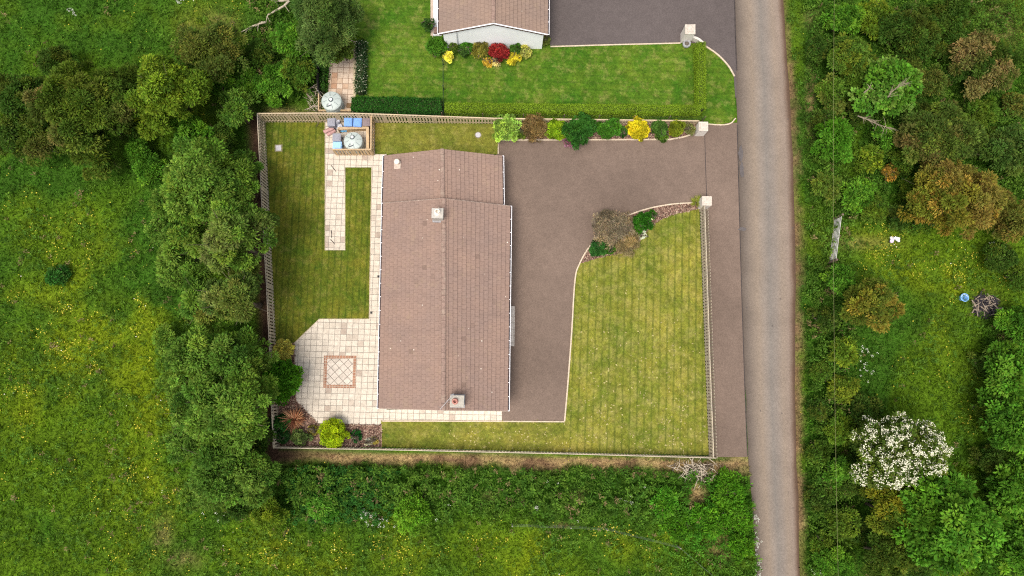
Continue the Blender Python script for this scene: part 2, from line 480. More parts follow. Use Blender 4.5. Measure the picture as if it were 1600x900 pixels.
def tree(u, v, rpx, h, pal, label, name="broadleaf_tree", group=None, cat="tree", zlow=0.12, leaf=0.25, blossom=None, **kw):
    r = rng_next()
    pal = [(w_, np.array(c_) * np.array([1.3, 1.28, 0.95])) for w_, c_ in pal]
    z1, z0 = h, h * zlow
    zc = z0 + (z1 - z0) * 0.66
    c = P(u, v, zc); R = M2(rpx, zc)
    hmax = 0.85 * R * CAM_H / (0.66 * max(1.0, math.hypot(c.x, c.y)))     # low, bushy growth: foliage down to the ground
    if h > max(hmax, R * 0.9):
        h = max(hmax, R * 0.9); z1, z0 = h, h * zlow; zc = z0 + (z1 - z0) * 0.66
        c = P(u, v, zc); R = M2(rpx, zc)
    base = Vector((c.x, c.y, 0))
    (ps, dr, nr, L, Wd, cc), cs, rs = crown(r, c, R, z0, z1, pal, leaf, **kw)
    t = empty(name, base, label, cat, group)
    mb = MB()
    trunk_mesh(mb, r, base, cs, max(0.5, h * 0.3), max(0.07, h * 0.022), z1)
    mb.build("trunk", BARK, t, smooth=True)
    leaf_mesh("crown", ps, dr, nr, L, Wd, cc, parent=t, origin=base)
    if blossom:
        n, size, pc = blossom
        k = np.arange(len(ps))
        k = k[nr[k, 2] > 0.35]; k = k[np.argsort(-(ps[k, 2] + r.normal(size=len(k)) * 0.6))]
        cells, kk = set(), []
        for q_ in k:                                                      # flower heads keep a little apart
            ce = (int(ps[q_, 0] / 0.27), int(ps[q_, 1] / 0.27))
            if ce not in cells and r.random() < 0.9:
                cells.add(ce); kk.append(q_)
            if len(kk) >= n: break
        k = np.array(kk)
        m = 16
        q = np.repeat(ps[k] + np.array([0, 0, leaf * 0.6]), m, 0)
        sz = np.repeat(r.uniform(0.55, 1.15, len(k)), m) * size
        an = r.uniform(0, 6.28, len(q)); rr = np.sqrt(r.random(len(q))) * sz
        off = np.stack([np.cos(an) * rr, np.sin(an) * rr, 0.05 * r.normal(size=len(q)) - 0.25 * rr ** 2 / size], -1)
        dd = unit(off + r.normal(size=off.shape) * 0.08)
        leaf_mesh("blossom", q + off, dd, unit(np.array([0, 0, 1.0]) + r.normal(size=off.shape) * 0.25), np.full(len(q), size * 0.62), np.full(len(q), size * 0.5),
                  np.array(pc) * r.uniform(0.85, 1.05, (len(q), 1)), PETAL, t, base)
    return t

def bush(u, v, rpx, h, pal, label, name="garden_shrub", group=None, cat="shrub", leaf=0.13, lobes=7, dens=2.2, wfrac=0.5, **kw):
    return tree(u, v, rpx * 1.13, h, pal, label, name, group, cat, zlow=0.02, leaf=leaf, lobes=lobes, dens=dens, wfrac=wfrac, sub=kw.pop("sub", 0.2), lobe=kw.pop("lobe", (0.42, 0.62)), **kw)

def spiky(u, v, rpx, h, cols, label, name="spiky_plant", cat="plant", n=130, w=0.07, group=None, up=0.45):
    r = rng_next()
    b = P(u, v, 0)
    R = M2(rpx, 0.3)
    a = r.uniform(0, 6.28, n); el = r.uniform(up * 0.3, up * 2.6, n)
    d = np.stack([np.cos(a), np.sin(a), np.tan(np.clip(el, 0, 1.3))], -1); d = unit(d)
    t = empty(name, b, label, cat, group)
    cc = np.array(cols)[r.integers(0, len(cols), n)] * r.uniform(0.75, 1.2, (n, 1))
    ps = np.array(b) + np.array([0, 0, 0.06]) + d * 0.05
    L = R * r.uniform(0.7, 1.1, n) / np.maximum(0.55, np.sqrt(1 - d[:, 2] ** 2))
    leaf_mesh("leaves", ps, d, np.tile([0, 0, 1.0], (n, 1)) + r.normal(size=(n, 3)) * 0.15, L, np.full(n, w), cc, parent=t, origin=b, bend=0.1)
    mb = MB(); mb.lathe([(0.1, -0.02), (0.09, 0.1), (0.04, 0.16)], b, 8); mb.build("stem", BARK, t)
    return t
# ------------------------------------------------------------------ ground
PLOT = [(398, 172), (560, 172), (690, 176), (1150, 190), (1165, 715), (425, 705)]
NEIGH = [(560, -160), (1150, -160), (1150, 195), (560, 182), (498, 178), (498, 62), (560, 55)]
ROADL = [(1140, -250), (1147, 0), (1152, 200), (1158, 450), (1166, 640), (1170, 720), (1183, 900), (1200, 1150)]
ROADR = [(1217, -250), (1224, 0), (1232, 120), (1239, 250), (1243, 400), (1242, 640), (1247, 780), (1250, 900), (1256, 1150)]
ROAD = ROADL + ROADR[::-1]
C_GREEN, C_LUSH_SHADE, C_YEL, C_STRAW, C_SOIL = [np.array(c) for c in ((0.078, 0.145, 0.008), (0.042, 0.108, 0.009), (0.165, 0.215, 0.008), (0.34, 0.24, 0.11), (0.06, 0.034, 0.022))]  # lush grass tone also paints tree shade on the top-left meadow
def gauss(u, v, cx, cy, sx, sy): return np.exp(-((u - cx) / sx) ** 2 - ((v - cy) / sy) ** 2)
def yellowness(x, y, u, v):
    """where buttercups and yellowed grass grow"""
    k = 0.55 * gauss(u, v, 80, 560, 150, 130) + 0.4 * gauss(u, v, 210, 480, 90, 120) + 0.45 * gauss(u, v, 235, 740, 60, 150) + 0.35 * gauss(u, v, 60, 310, 90, 60) \
        + 0.4 * gauss(u, v, 330, 50, 60, 50) + 0.35 * gauss(u, v, 500, 870, 250, 50) + 0.4 * gauss(u, v, 920, 850, 190, 45) + 0.35 * gauss(u, v, 760, 880, 110, 40) \
        + 0.75 * gauss(u, v, 1490, 420, 90, 45) + 0.45 * gauss(u, v, 1380, 370, 90, 40) + 0.5 * gauss(u, v, 1580, 30, 70, 60) + 0.25 * gauss(u, v, 1480, 540, 60, 60)
    n = fbm(x, y, 3.2, 5, 4)
    return np.clip(k * (0.35 + 1.5 * sstep(0.38, 0.72, n)) + 0.25 * sstep(0.6, 0.8, n) - 0.9 * gauss(u, v, 110, 270, 150, 32) - 0.6 * gauss(u, v, 270, 420, 60, 150), 0, 1)  # yellow kept out of the painted tree shade below the top-left trees
def strawness(x, y, u, v):
    n = fbm(x, y, 1.6, 9, 4)
    ys = 705 + (u - 430) * 0.0205
    s = sstep(-3, 3, v - ys) * sstep(24, 8, v - ys + (n - 0.5) * 26) * (u > 425) * (u < 1172)
    eu = np.interp(v, [p[1] for p in ROADR], [p[0] for p in ROADR])
    s = np.maximum(s, 0.95 * sstep(.3, .62, n) * sstep(20, 5, u - eu + (n - 0.5) * 26) * (u > eu - 3) * sstep(100, 240, v + 200 * n))
    s = np.maximum(s, 0.5 * sstep(9, 3, u - eu + (n - 0.5) * 8) * (u > eu - 3))
    for cx, cy, sx, sy, a in ((1088, 772, 14, 20, 1), (1125, 855, 22, 18, .8), (1150, 722, 26, 13, .9), (1266, 160, 6, 46, .8), (440, 178, 60, 9, .8), (1345, 380, 50, 10, .35), (1270, 30, 14, 14, .4), (1570, 40, 40, 40, .4), (255, 835, 14, 26, .45), (290, 875, 22, 14, .45), (330, 40, 40, 22, .4), (1160, 735, 16, 12, .7), (880, 820, 14, 4, .6), (905, 775, 12, 10, .35), (765, 775, 10, 8, .6)):
        s = np.maximum(s, a * gauss(u, v, cx, cy, sx, sy) * sstep(0.3, 0.6, n + 0.12))
    return np.clip(s, 0, 1)
def soilness(x, y, u, v):
    fx = np.interp(v, [180, 700], [402, 430])
    s = sstep(-26, -8, u - fx) * (u < fx + 8) * (v > 178) * (v < 725)
    s = np.maximum(s, 0.85 * sstep(497, 490, v - 0 * u) * 0)
    s = np.maximum(s, gauss(u, v, 440, 712, 45, 14))
    s = np.maximum(s, 0.9 * gauss(u, v, 1540, 474, 20, 14) + 0.6 * gauss(u, v, 1575, 500, 22, 8))
    return np.clip(s, 0, 1)
def undergrowth_mask(u, v):
    """lush tall weeds"""
    a = sstep(722, 735, v) * sstep(845, 790, v) * sstep(425, 450, u) * sstep(1180, 1165, u)
    a = np.maximum(a, sstep(1040, 1085, u) * sstep(1178, 1168, u - (v - 740) * 0.07) * sstep(732, 745, v))
    a = np.maximum(a, sstep(1254, 1262, u) * sstep(1345, 1315, u))
    a = np.maximum(a, sstep(1340, 1360, u) * sstep(330, 300, v))
    a = np.maximum(a, sstep(1520, 1545, u) * sstep(480, 500, v))
    a = np.maximum(a, sstep(380, 400, u) * sstep(500, 490, u) * sstep(165, 150, v))
    return a
def ground_col(x, y):
    u, v = UV(x, y)
    n1, n2 = fbm(x, y, 6.0, 21, 4), fbm(x, y, 1.1, 33, 3)
    lush = np.clip(sstep(0.4, 0.62, n1) + undergrowth_mask(u, v) + gauss(u, v, 110, 270, 170, 35) + .6 * gauss(u, v, 270, 420, 60, 150), 0, 1)[..., None]  # also holds tree shade painted as lush green below the top-left trees
    c = C_GREEN * (1 - lush) + C_LUSH_SHADE * lush
    k = (yellowness(x, y, u, v) * 0.85)[..., None]; c = c * (1 - k) + C_YEL * k
    c = c * (0.7 + 0.6 * n2)[..., None]
    eu = np.interp(v, [p_[1] for p_ in ROADR], [p_[0] for p_ in ROADR])
    rd = sstep(0.5, 0.7, fbm(x, y, 1.3, 88, 4) + .3 * (np.abs(u - eu - 4) < 8))[..., None]
    k = strawness(x, y, u, v)[..., None]; c = c * (1 - k) + (C_STRAW * (1 - rd) + np.array([.21, .125, .07]) * rd) * (0.65 + 0.7 * n2)[..., None] * k
    k = soilness(x, y, u, v)[..., None]; c = c * (1 - k) + C_SOIL * (0.6 + 0.8 * n2)[..., None] * k
    return c
def build_ground():
    def axis(lo, hi, step, far):
        core = np.arange(lo, hi, step)
        ext = np.geomspace(1.0, far, 14)
        return np.concatenate([(lo - ext)[::-1], core, hi + ext])
    xs, ys = axis(-50, 52, 0.3, 750), axis(-30, 48, 0.3, 750)
    X, Y = np.meshgrid(xs, ys)
    u, v = UV(X, Y)
    built = inpoly(u, v, [(380, 160), (1260, 160), (1262, 725), (415, 720)]) | inpoly(u, v, [(490, -300), (1240, -300), (1260, 200), (490, 200)]) | inpoly(u, v, [(1135, -400), (1235, -400), (1270, 1300), (1175, 1300)])
    Z = -0.06 + np.where(built, 0.0, (fbm(X, Y, 9, 61, 3) - 0.35) * 0.32 * sstep(0, 1, 1.0))
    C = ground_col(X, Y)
    ny, nx = X.shape
    idx = np.arange(nx * ny).reshape(ny, nx)
    f = np.stack([idx[:-1, :-1], idx[:-1, 1:], idx[1:, 1:], idx[1:, :-1]], -1).reshape(-1, 4)
    me = bpy.data.meshes.new("ground")
    me.vertices.add(nx * ny); me.vertices.foreach_set("co", np.stack([X, Y, Z], -1).astype(np.float32).ravel())
    me.loops.add(f.size); me.loops.foreach_set("vertex_index", f.astype(np.int32).ravel())
    me.polygons.add(len(f)); me.polygons.foreach_set("loop_start", np.arange(0, f.size, 4, dtype=np.int32))
    me.polygons.foreach_set("use_smooth", np.ones(len(f), bool))
    me.update(calc_edges=True)
    at = me.attributes.new("Col", 'FLOAT_COLOR', 'POINT')
    at.data.foreach_set("color", np.concatenate([C, np.ones((ny, nx, 1))], -1).astype(np.float32).ravel())
    t = NT("field_ground", 0.95, 0.08)
    a = t.n("ShaderNodeAttribute", attribute_name="Col")
    vv = t.coord()
    k = t.mix(1.0, a.outputs['Color'], t.ramp(t.noise(vv, 5.0, 5, 0.75), [(0.28, 0.45), (0.72, 1.55)]), 'MULTIPLY')
    t.col(k); t.bump(t.noise(vv, 4.0, 5, 0.75), 1.0, 0.15)
    me.materials.append(t.m)
    o = bpy.data.objects.new("ground", me); COL.objects.link(o)
    tag(o, kind="structure")
build_ground()

def structure(name, o):
    tag(o, kind="structure"); return o
def sheet(name, px, z0, z1, mat):
    mb = MB(); mb.prism(PP(px), z0, z1)
    return structure(name, mb.build(name, mat))

# road: u across for wheel tracks
def build_road():
    vs_ = np.arange(-250, 1151, 25)
    L = np.interp(vs_, [p[1] for p in ROADL], [p[0] for p in ROADL]); R = np.interp(vs_, [p[1] for p in ROADR], [p[0] for p in ROADR])
    N = 12
    vt, uv, fs = [], [], []
    r = np.random.default_rng(4)
    for i, v in enumerate(vs_):
        for j in range(N + 1):
            q = j / N
            edge = (r.normal() * 0.4 if j in (0, N) else 0)
            p = P(L[i] * (1 - q) + R[i] * q + edge, v, 0)
            vt.append((p.x, p.y, 0.005 + 0.05 * math.sin(q * math.pi))); uv.append((q, p.y))
    for i in range(len(vs_) - 1):
        for j in range(N):
            a = i * (N + 1) + j
            fs.append((a, a + N + 1, a + N + 2, a + 1))
    me = bpy.data.meshes.new("road"); me.from_pydata(vt, [], fs)
    ul = me.uv_layers.new(name="UVMap")
    for lp in me.loops: ul.data[lp.index].uv = uv[lp.vertex_index]
    t = NT("road_asphalt", 0.9, 0.15)
    ob = t.coord(); uvn = t.n("ShaderNodeTexCoord"); sx = t.n("ShaderNodeSeparateXYZ")
    t.l(uvn.outputs['UV'], sx.inputs[0])
    wob = t.math('ADD', sx.outputs[0], t.math('MULTIPLY', t.math('SUBTRACT', t.noise(ob, 0.35, 4, 0.6), 0.5), 0.09))
    k = t.ramp(wob, [(0.0, (0.097, 0.076, 0.062)), (0.1, (0.141, 0.113, 0.093)), (0.2, (0.189, 0.150, 0.119)), (0.31, (0.228, 0.179, 0.138)), (0.42, (0.218, 0.180, 0.150)), (0.52, (0.184, 0.160, 0.140)),
                     (0.63, (0.209, 0.174, 0.148)), (0.75, (0.233, 0.183, 0.144)), (0.87, (0.228, 0.176, 0.142)), (0.93, (0.165, 0.116, 0.088)), (0.965, (0.107, 0.067, 0.046)), (1.0, (0.087, 0.054, 0.036))])
    k = t.mix(1.0, k, t.ramp(t.noise(ob, 0.5, 5, 0.65), [(0.3, 0.9), (0.7, 1.08)]), 'MULTIPLY')
    k = t.mix(1.0, k, t.ramp(t.noise(ob, 9, 3, 0.8), [(0.3, 0.78), (0.7, 1.2)]), 'MULTIPLY')
    vo = t.n("ShaderNodeTexVoronoi"); vo.inputs['Scale'].default_value = 1.3; t.l(t.coord(scale=(1, 0.6, 1)), vo.inputs['Vector'])
    spk = t.ramp(vo.outputs['Distance'], [(0.04, 1.0), (0.09, 0.0)])
    k = t.mix(t.math('MULTIPLY', spk, t.ramp(t.noise(ob, 0.6, 3), [(0.38, 0.0), (0.55, 0.8)])), k, (0.09, 0.075, 0.07))
    t.col(k); t.bump(t.noise(ob, 15, 3, 0.8), 0.4, 0.012)
    me.materials.append(t.m)
    o = bpy.data.objects.new("road", me); COL.objects.link(o); structure("road", o)
build_road()

TAR = m_tarmac("driveway_tarmac", (0.165, 0.119, 0.094))
TAR2 = m_tarmac("neighbour_tarmac", (0.100, 0.082, 0.078), 0.1)
SEAM = m_plain("joint_tar", (0.045, 0.035, 0.033), 0.7, 0.4, 3)
CREAM = m_plain("cream_concrete", (0.54, 0.44, 0.33), 0.85, 0.15, 4, dirt=(0.4, 0.33, 0.24))
drive_edge = [(1152, 192), (1155, 330), (1160, 500), (1164, 620), (1168, 714)]
sheet("driveway", [(778, 218), (1050, 217), (1088, 205), (1100, 192)] + drive_edge + [(1108, 714), (1095, 330), (1000, 400), (900, 500), (884, 659), (770, 659), (770, 300)], -0.1, 0.030, TAR)
sheet("neighbour_driveway", [(845, -120), (1144, -120), (1147, 0), (1151, 150), (1144, 160), (1090, 72), (860, 76)], -0.1, 0.030, TAR2)
def seam(px, w):
    mb = MB(); mb.ribbon(PP(smoothline(px, 8)), w, -0.02, 0.037)
    structure("tarmac_joint", mb.build("tarmac_joint", SEAM))
seam([(1145, -100), (1147.5, 0), (1149, 60), (1151, 110)], 0.10)
seam([(1151.5, 195), (1155, 330), (1157.5, 420), (1160, 500), (1164, 620), (1167.5, 712)], 0.06)
seam([(1101, 213), (1102.5, 265), (1104, 310)], 0.05)
sm = m_tarmac("tar_stain", (0.105, 0.092, 0.09), 0.2)
for (u, v, w, h) in ((1157, 240, 4, 13), (1158.5, 266, 4, 12), (1160, 358, 7, 3)):
    rr = random.Random(u)
    pts = [(u + w * math.cos(a) * rr.uniform(.6, 1.2), v + h * math.sin(a) * rr.uniform(.7, 1.2)) for a in np.linspace(0, 6.0, 14)]
    mb = MB(); mb.prism(PP(pts), -0.02, 0.045); structure("tar_patch", mb.build("tar_patch", sm))

# lawns
RZ = math.radians(1.3)
LAWN_E = m_lawn("front_lawn_grass", (0.12, 0.15, 0.016), (0.205, 0.195, 0.028), (0.36, 0.30, 0.10), RZ * 2.0, 0.56, 0.62, 0.95)
LAWN_S = m_lawn("side_lawn_grass", (0.12, 0.145, 0.018), (0.20, 0.185, 0.03), (0.36, 0.30, 0.10), math.pi / 2 + RZ, 0.9, 0.3, 0.55)
LAWN_W = m_lawn("back_lawn_grass", (0.066, 0.11, 0.009), (0.14, 0.142, 0.015), (0.27, 0.22, 0.06), RZ * 0.5, 0.5, 0.6, 0.6)
LAWN_N = m_lawn("neighbour_lawn_grass", (0.042, 0.118, 0.007), (0.092, 0.15, 0.012), (0.32, 0.27, 0.09), math.pi / 2 + RZ, 0.6, 0.35, 0.6)
curve_drive = smoothline([(882, 658), (887, 600), (893, 520), (898, 440), (905, 413), (925, 380), (958, 349), (1000, 330), (1045, 320), (1088, 317)], 6)
bed_inner = smoothline([(906, 412), (940, 402), (975, 393), (1000, 376), (1020, 352), (1048, 337), (1090, 327)], 5)
sheet("front_lawn", curve_drive[:20] + bed_inner + [(1092, 327), (1096, 430), (1101, 560), (1107, 711), (880, 706), (880, 658)], -0.1, 0.070, LAWN_E)
sheet("side_lawn", [(596, 657), (880, 658), (880, 706), (596, 698)], -0.1, 0.070, LAWN_S)
sheet("back_lawn", [(415, 191), (508, 191), (508, 391), (539, 391), (539, 262), (580.5, 262), (576.5, 498), (499, 498), (460, 536), (432, 541)], -0.1, 0.070, LAWN_W)
sheet("back_lawn", [(586, 192), (772, 194), (779, 221), (779, 241), (586, 241)], -0.1, 0.070, LAWN_S)
sheet("neighbour_lawn", [(556, -120), (672, -120), (673, 74), (836, 74), (858, 72), (1064, 68), (1086, 68), (1086, 176), (552, 172), (570, 62), (556, 55)], -0.1, 0.070, LAWN_N)
sheet("neighbour_lawn", [(1097, 71)] + smoothline([(1099, 72), (1120, 87), (1136, 104), (1146, 119)], 4) + [(1148, 150), (1147, 183), (1140, 192), (1125, 195), (1097, 193)], -0.1, 0.075, LAWN_N)

# beds
MULCH = m_plain("bark_mulch", (0.13, 0.075, 0.055), 0.95, 0.55, 9, dirt=(0.26, 0.17, 0.12))
BEDS = [curve_drive[23:] + bed_inner[::-1],
        [(779, 219), (1046, 218), (1070, 214), (1086, 208), (1088, 190), (770, 190)],
        [(432, 541), (460, 536), (462, 625), (497, 662), (596, 664), (596, 699), (436, 697)],
        [(673, 74), (836, 72), (832, 84), (800, 98), (762, 101), (700, 98), (676, 88)]]
for b in BEDS: sheet("flower_bed", b, -0.1, 0.062, MULCH)
def bark_chips():
    r = np.random.default_rng(3)
    ps = []
    for b in BEDS[:3]:
        us, v_ = [p[0] for p in b], [p[1] for p in b]
        n = int((max(us) - min(us)) * (max(v_) - min(v_)) * 0.55)
        u = r.uniform(min(us), max(us), n); v = r.uniform(min(v_), max(v_), n)
        k = inpoly(u, v, b)
        ps += [tuple(P(a, c, 0.066)) for a, c in zip(u[k], v[k])]
    ps = np.array(ps); n = len(ps)
    ps[:, 2] += r.uniform(0, 0.03, n)
    a = r.uniform(0, 6.28, n)
    d = np.stack([np.cos(a), np.sin(a), r.uniform(-.1, .5, n)], -1)
    pal = np.array([(0.2, 0.11, 0.08), (0.33, 0.22, 0.16), (0.5, 0.38, 0.28), (0.1, 0.055, 0.045), (0.4, 0.24, 0.19)])
    o = leaf_mesh("bark_chips", ps, d, np.tile([0, 0, 1.0], (n, 1)) + r.normal(size=(n, 3)) * 0.3, r.uniform(0.07, 0.18, n), r.uniform(0.05, 0.1, n), pal[r.integers(0, 5, n)] * r.uniform(.7, 1.2, (n, 1)), PETAL)
    tag(o, "pinkish brown bark chips strewn over the flower beds", "bark chips", kind="stuff")
bark_chips()

# paving
SLAB = m_paving("patio_slabs", (0.66, 0.58, 0.48), (0.60, 0.52, 0.425), (0.25, 0.215, 0.18), 0.452, RZ, (0.13, 0.1, 0), odd=(0.46, 0.37, 0.30))
SLABN = m_paving("neighbour_slabs", (0.62, 0.49, 0.38), (0.54, 0.40, 0.29), (0.24, 0.15, 0.10), 0.46, RZ, (0, 0, 0), odd=(0.46, 0.27, 0.17))
sheet("patio", [(508, 186), (590, 186), (590, 241), (604, 241), (604, 640), (784, 640), (784, 657.5), (596, 657), (595, 664.5), (497, 663), (462, 626), (460, 536), (470, 490), (500, 490), (500, 300), (508, 300)], -0.1, 0.034, SLAB)
sheet("neighbour_path", [(512, 180), (556, 180), (561, 66), (540, 61), (527, 66), (515, 80), (513, 120)], -0.1, 0.036, SLABN)
BRICKS = m_paving("brick_border", (0.40, 0.205, 0.13), (0.26, 0.13, 0.09), (0.45, 0.36, 0.28), 0.215, RZ, (0.05, 0.03, 0), 0.0, 0.215)
DIAM = m_paving("diamond_slabs", (0.66, 0.575, 0.49), (0.52, 0.45, 0.38), (0.2, 0.17, 0.14), 0.46, RZ + math.pi / 4, (0.15, 0.2, 0), mort=0.022)
sheet("patio_brick_border", [(506.5, 555.5), (557, 555.5), (556, 606.5), (505, 606)], -0.05, 0.040, BRICKS)
sheet("patio_diamond_inset", [(511.5, 560.5), (551.8, 560.5), (551, 601.3), (510.3, 601)], -0.05, 0.046, DIAM)
PATHN = m_plain("pink_path", (0.46, 0.36, 0.29), 0.85, 0.15, 3)
PATHB = m_plain("pale_path", (0.58, 0.58, 0.60), 0.85, 0.08, 3)
sheet("house_side_path", [(672.5, -120), (677, -120), (677, 66), (672, 66)], -0.1, 0.05, PATHN)
sheet("house_side_path", [(676.8, -120), (690, -120), (690, 56), (676.8, 56)], -0.1, 0.056, PATHB)
sheet("gravel_margin", [(552, 66), (572, 66), (570, 152), (552, 158)], -0.1, 0.058, m_plain("pale_gravel", (0.46, 0.38, 0.25), 0.9, 0.35, 9))

# kerbs
def kerb(px, w=0.11, h=0.12, mat=CREAM, k=1):
    mb = MB(); mb.ribbon(PP(px if k == 1 else smoothline(px, k)), w, -0.05, h)
    structure("garden_kerb", mb.build("garden_kerb", mat, bevel=0.012))
kerb(curve_drive)
kerb([(778.5, 241), (778.5, 219.5), (1046, 218.5), (1068, 214.5), (1084, 209.5)])
kerb([(597, 657.8), (784, 658.2), (882, 658.8)], 0.10, 0.09)
kerb([(860, 73.5), (960, 70.5), (1063, 68)], 0.11, 0.1)
kerb([(1099, 71), (1120, 85.5), (1137, 103), (1147, 120)], 0.13, 0.13, CREAM, 5)
kerb([(1098, 193.6), (1126, 195.6), (1141, 193.2), (1149, 185)], 0.10, 0.09, CREAM, 4)
kerb([(596, 664.5), (596, 699)], 0.07, 0.085, m_plain("timber_edge", (0.30, 0.21, 0.14), 0.9))
kerb([(577.4, 498.5), (499, 498.6), (459.5, 536.5)], 0.05, 0.075, CREAM)
kerb([(581, 262), (577, 498)], 0.05, 0.075, CREAM)
kerb([(508.2, 191), (508.2, 391.5), (539.4, 391.5), (539.4, 262)], 0.04, 0.074, CREAM)
kerb([(462.5, 626), (497, 663.6), (595, 665)], 0.05, 0.075, m_plain("bed_edge", (0.36, 0.27, 0.2), 0.9))

# ------------------------------------------------------------------ houses
TILE = m_rooftile("roof_tiles", (0.268, 0.182, 0.147), (0.245, 0.165, 0.132))
TILE2 = m_rooftile("neighbour_roof_tiles", (0.262, 0.184, 0.145), (0.24, 0.168, 0.132))
RIDGE = m_plain("ridge_tile_clay", (0.25, 0.168, 0.136), 0.85, 0.2, 5, dirt=(0.35, 0.27, 0.21))
WHITEWALL = m_plain("white_render", (0.88, 0.88, 0.88), 0.85, 0.03, 1.2, dirt=(0.78, 0.78, 0.78))
WPVC = m_plain("white_plastic", (0.80, 0.78, 0.80), 0.4, 0.04, 3, 0.4)
DBROWN = m_plain("dark_brown_board", (0.09, 0.045, 0.038), 0.6, 0.2, 3)
GUTTER_DARK = m_plain("gutter_dark", (0.07, 0.055, 0.06), 0.8, 0.4, 6)  # plain dark tone for the gutter trough
GLASS = NT("window_glass", 0.08, 0.5).col((0.03, 0.035, 0.04)).m
CONC = m_plain("pale_concrete", (0.38, 0.35, 0.30), 0.9, 0.18, 7, dirt=(0.33, 0.32, 0.28))
CHROUGH = m_plain("chimney_render", (0.43, 0.40, 0.36), 0.9, 0.15, 5, dirt=(0.4, 0.37, 0.34))

def roof_mesh(name, slopes, mat, parent, gauge=0.345, lip=0.045, thick=0.12):
    """slopes: (eave a, eave b, ridge b, ridge a); real stepped courses with UVs in metres"""
    vt, fs, uv = [], [], []
    def quad(p, t):
        n = len(vt); vt.extend(p); fs.append((n, n + 1, n + 2, n + 3)); uv.extend(t)
    for a, b, rb, ra in slopes:
        a, b, rb, ra = map(Vector, (a, b, rb, ra))
        nrm = (b - a).cross(ra - a).normalized()
        if nrm.z < 0: nrm = -nrm
        Ls = ((ra - a).length + (rb - b).length) / 2; Lx = (b - a).length
        n = max(1, round(Ls / gauge))
        for i in range(n):
            t0, t1 = i / n, (i + 1) / n
            p0, p1 = a.lerp(ra, t0) + nrm * (lip + 0.02), b.lerp(rb, t0) + nrm * (lip + 0.02)
            q0, q1 = a.lerp(ra, t1) + nrm * 0.02, b.lerp(rb, t1) + nrm * 0.02
            y0, y1 = i * gauge, (i + 1) * gauge - 0.001
            quad([p0, p1, q1, q0], [(0, y0), (Lx, y0), (Lx, y1), (0, y1)])
            d0, d1 = a.lerp(ra, t0) + nrm * 0.019, b.lerp(rb, t0) + nrm * 0.019
            if i == 0: d0, d1 = a - nrm * thick * 0.2, b - nrm * thick * 0.2
            quad([d0, d1, p1, p0], [(0.1, y0 + .1), (0.1, y0 + .1), (0.1, y0 + .1), (0.1, y0 + .1)])
        lo = [x - nrm * thick for x in (a, b, rb, ra)]
        z = [(0.1, 0.1)] * 4
        quad(lo[::-1], z)
        quad([a - nrm * thick, ra - nrm * thick, ra + nrm * 0.02, a + nrm * 0.02], z); quad([b - nrm * thick, b + nrm * 0.02, rb + nrm * 0.02, rb - nrm * thick], z)
    o0 = parent.location
    me = bpy.data.meshes.new(name)
    me.from_pydata([tuple(Vector(p) - o0) for p in vt], [], fs)
    ul = me.uv_layers.new(name="UVMap")
    ul.data.foreach_set("uv", np.array(uv, np.float32).ravel())
    me.materials.append(mat); me.update()
    o = bpy.data.objects.new(name, me); COL.objects.link(o); o.parent = parent
    return o
def ridge_tiles(parent, a, b, mat=RIDGE):
    a, b = Vector(a), Vector(b)
    n = max(1, round((b - a).length / 0.45)); mb = MB()
    d = (b - a).normalized(); sd = d.cross(Vector((0, 0, 1))).normalized()
    rr = random.Random(9)
    for i in range(n):
        p, q = a.lerp(b, i / n), a.lerp(b, (i + 0.97) / n)
        up = 0.004 * rr.random()
        vs_ = []
        for e in (p, q):
            for k in range(7):
                t = math.pi * k / 6
                vs_.append(e + sd * math.cos(t) * 0.17 + Vector((0, 0, math.sin(t) * 0.105 - 0.02 + up)))
        mb.add(vs_, [(k, k + 1, 8 + k, 7 + k) for k in range(6)] + [tuple(range(6, -1, -1)), tuple(range(7, 14))])
    return mb.build("ridge_tiles", mat, parent)
def gutter(parent, a, b, out):
    a, b, out = Vector(a), Vector(b), Vector(out).normalized()
    L = (b - a).length; d = (b - a).normalized()
    mb = MB(); prof = [(0.0, 0.0), (0.03, -0.06), (0.075, -0.08), (0.115, -0.05)]
    vs_ = [e + out * x + Vector((0, 0, z)) for e in (a, b) for x, z in prof]
    mb.add(vs_, [(k, k + 1, 5 + k, 4 + k) for k in range(3)])
    g = mb.build("gutter", GUTTER_DARK, parent)
    m2 = MB(); m2.tube([a + out * 0.13 + Vector((0, 0, -0.005)), b + out * 0.13 + Vector((0, 0, -0.005))], 0.028, 6)
    m2.add([a + out * 0.12 + Vector((0, 0, -0.0)), a + out * 0.12 - Vector((0, 0, .1)), b + out * .12 - Vector((0, 0, .1)), b + out * .12], [(0, 1, 2, 3)])
    e = m2.build("gutter_edge", WPVC, g, origin=parent.location)
    n = int(L / 1.0)
    for i in range(n + 1):
        c = a + d * (L * i / n) + out * 0.065
        m3 = MB(); m3.box(c, (0.15, 0.045, 0.02), rz=math.atan2(out.y, out.x))
        m3.build("gutter_bracket", WPVC, g, origin=parent.location)
    return g
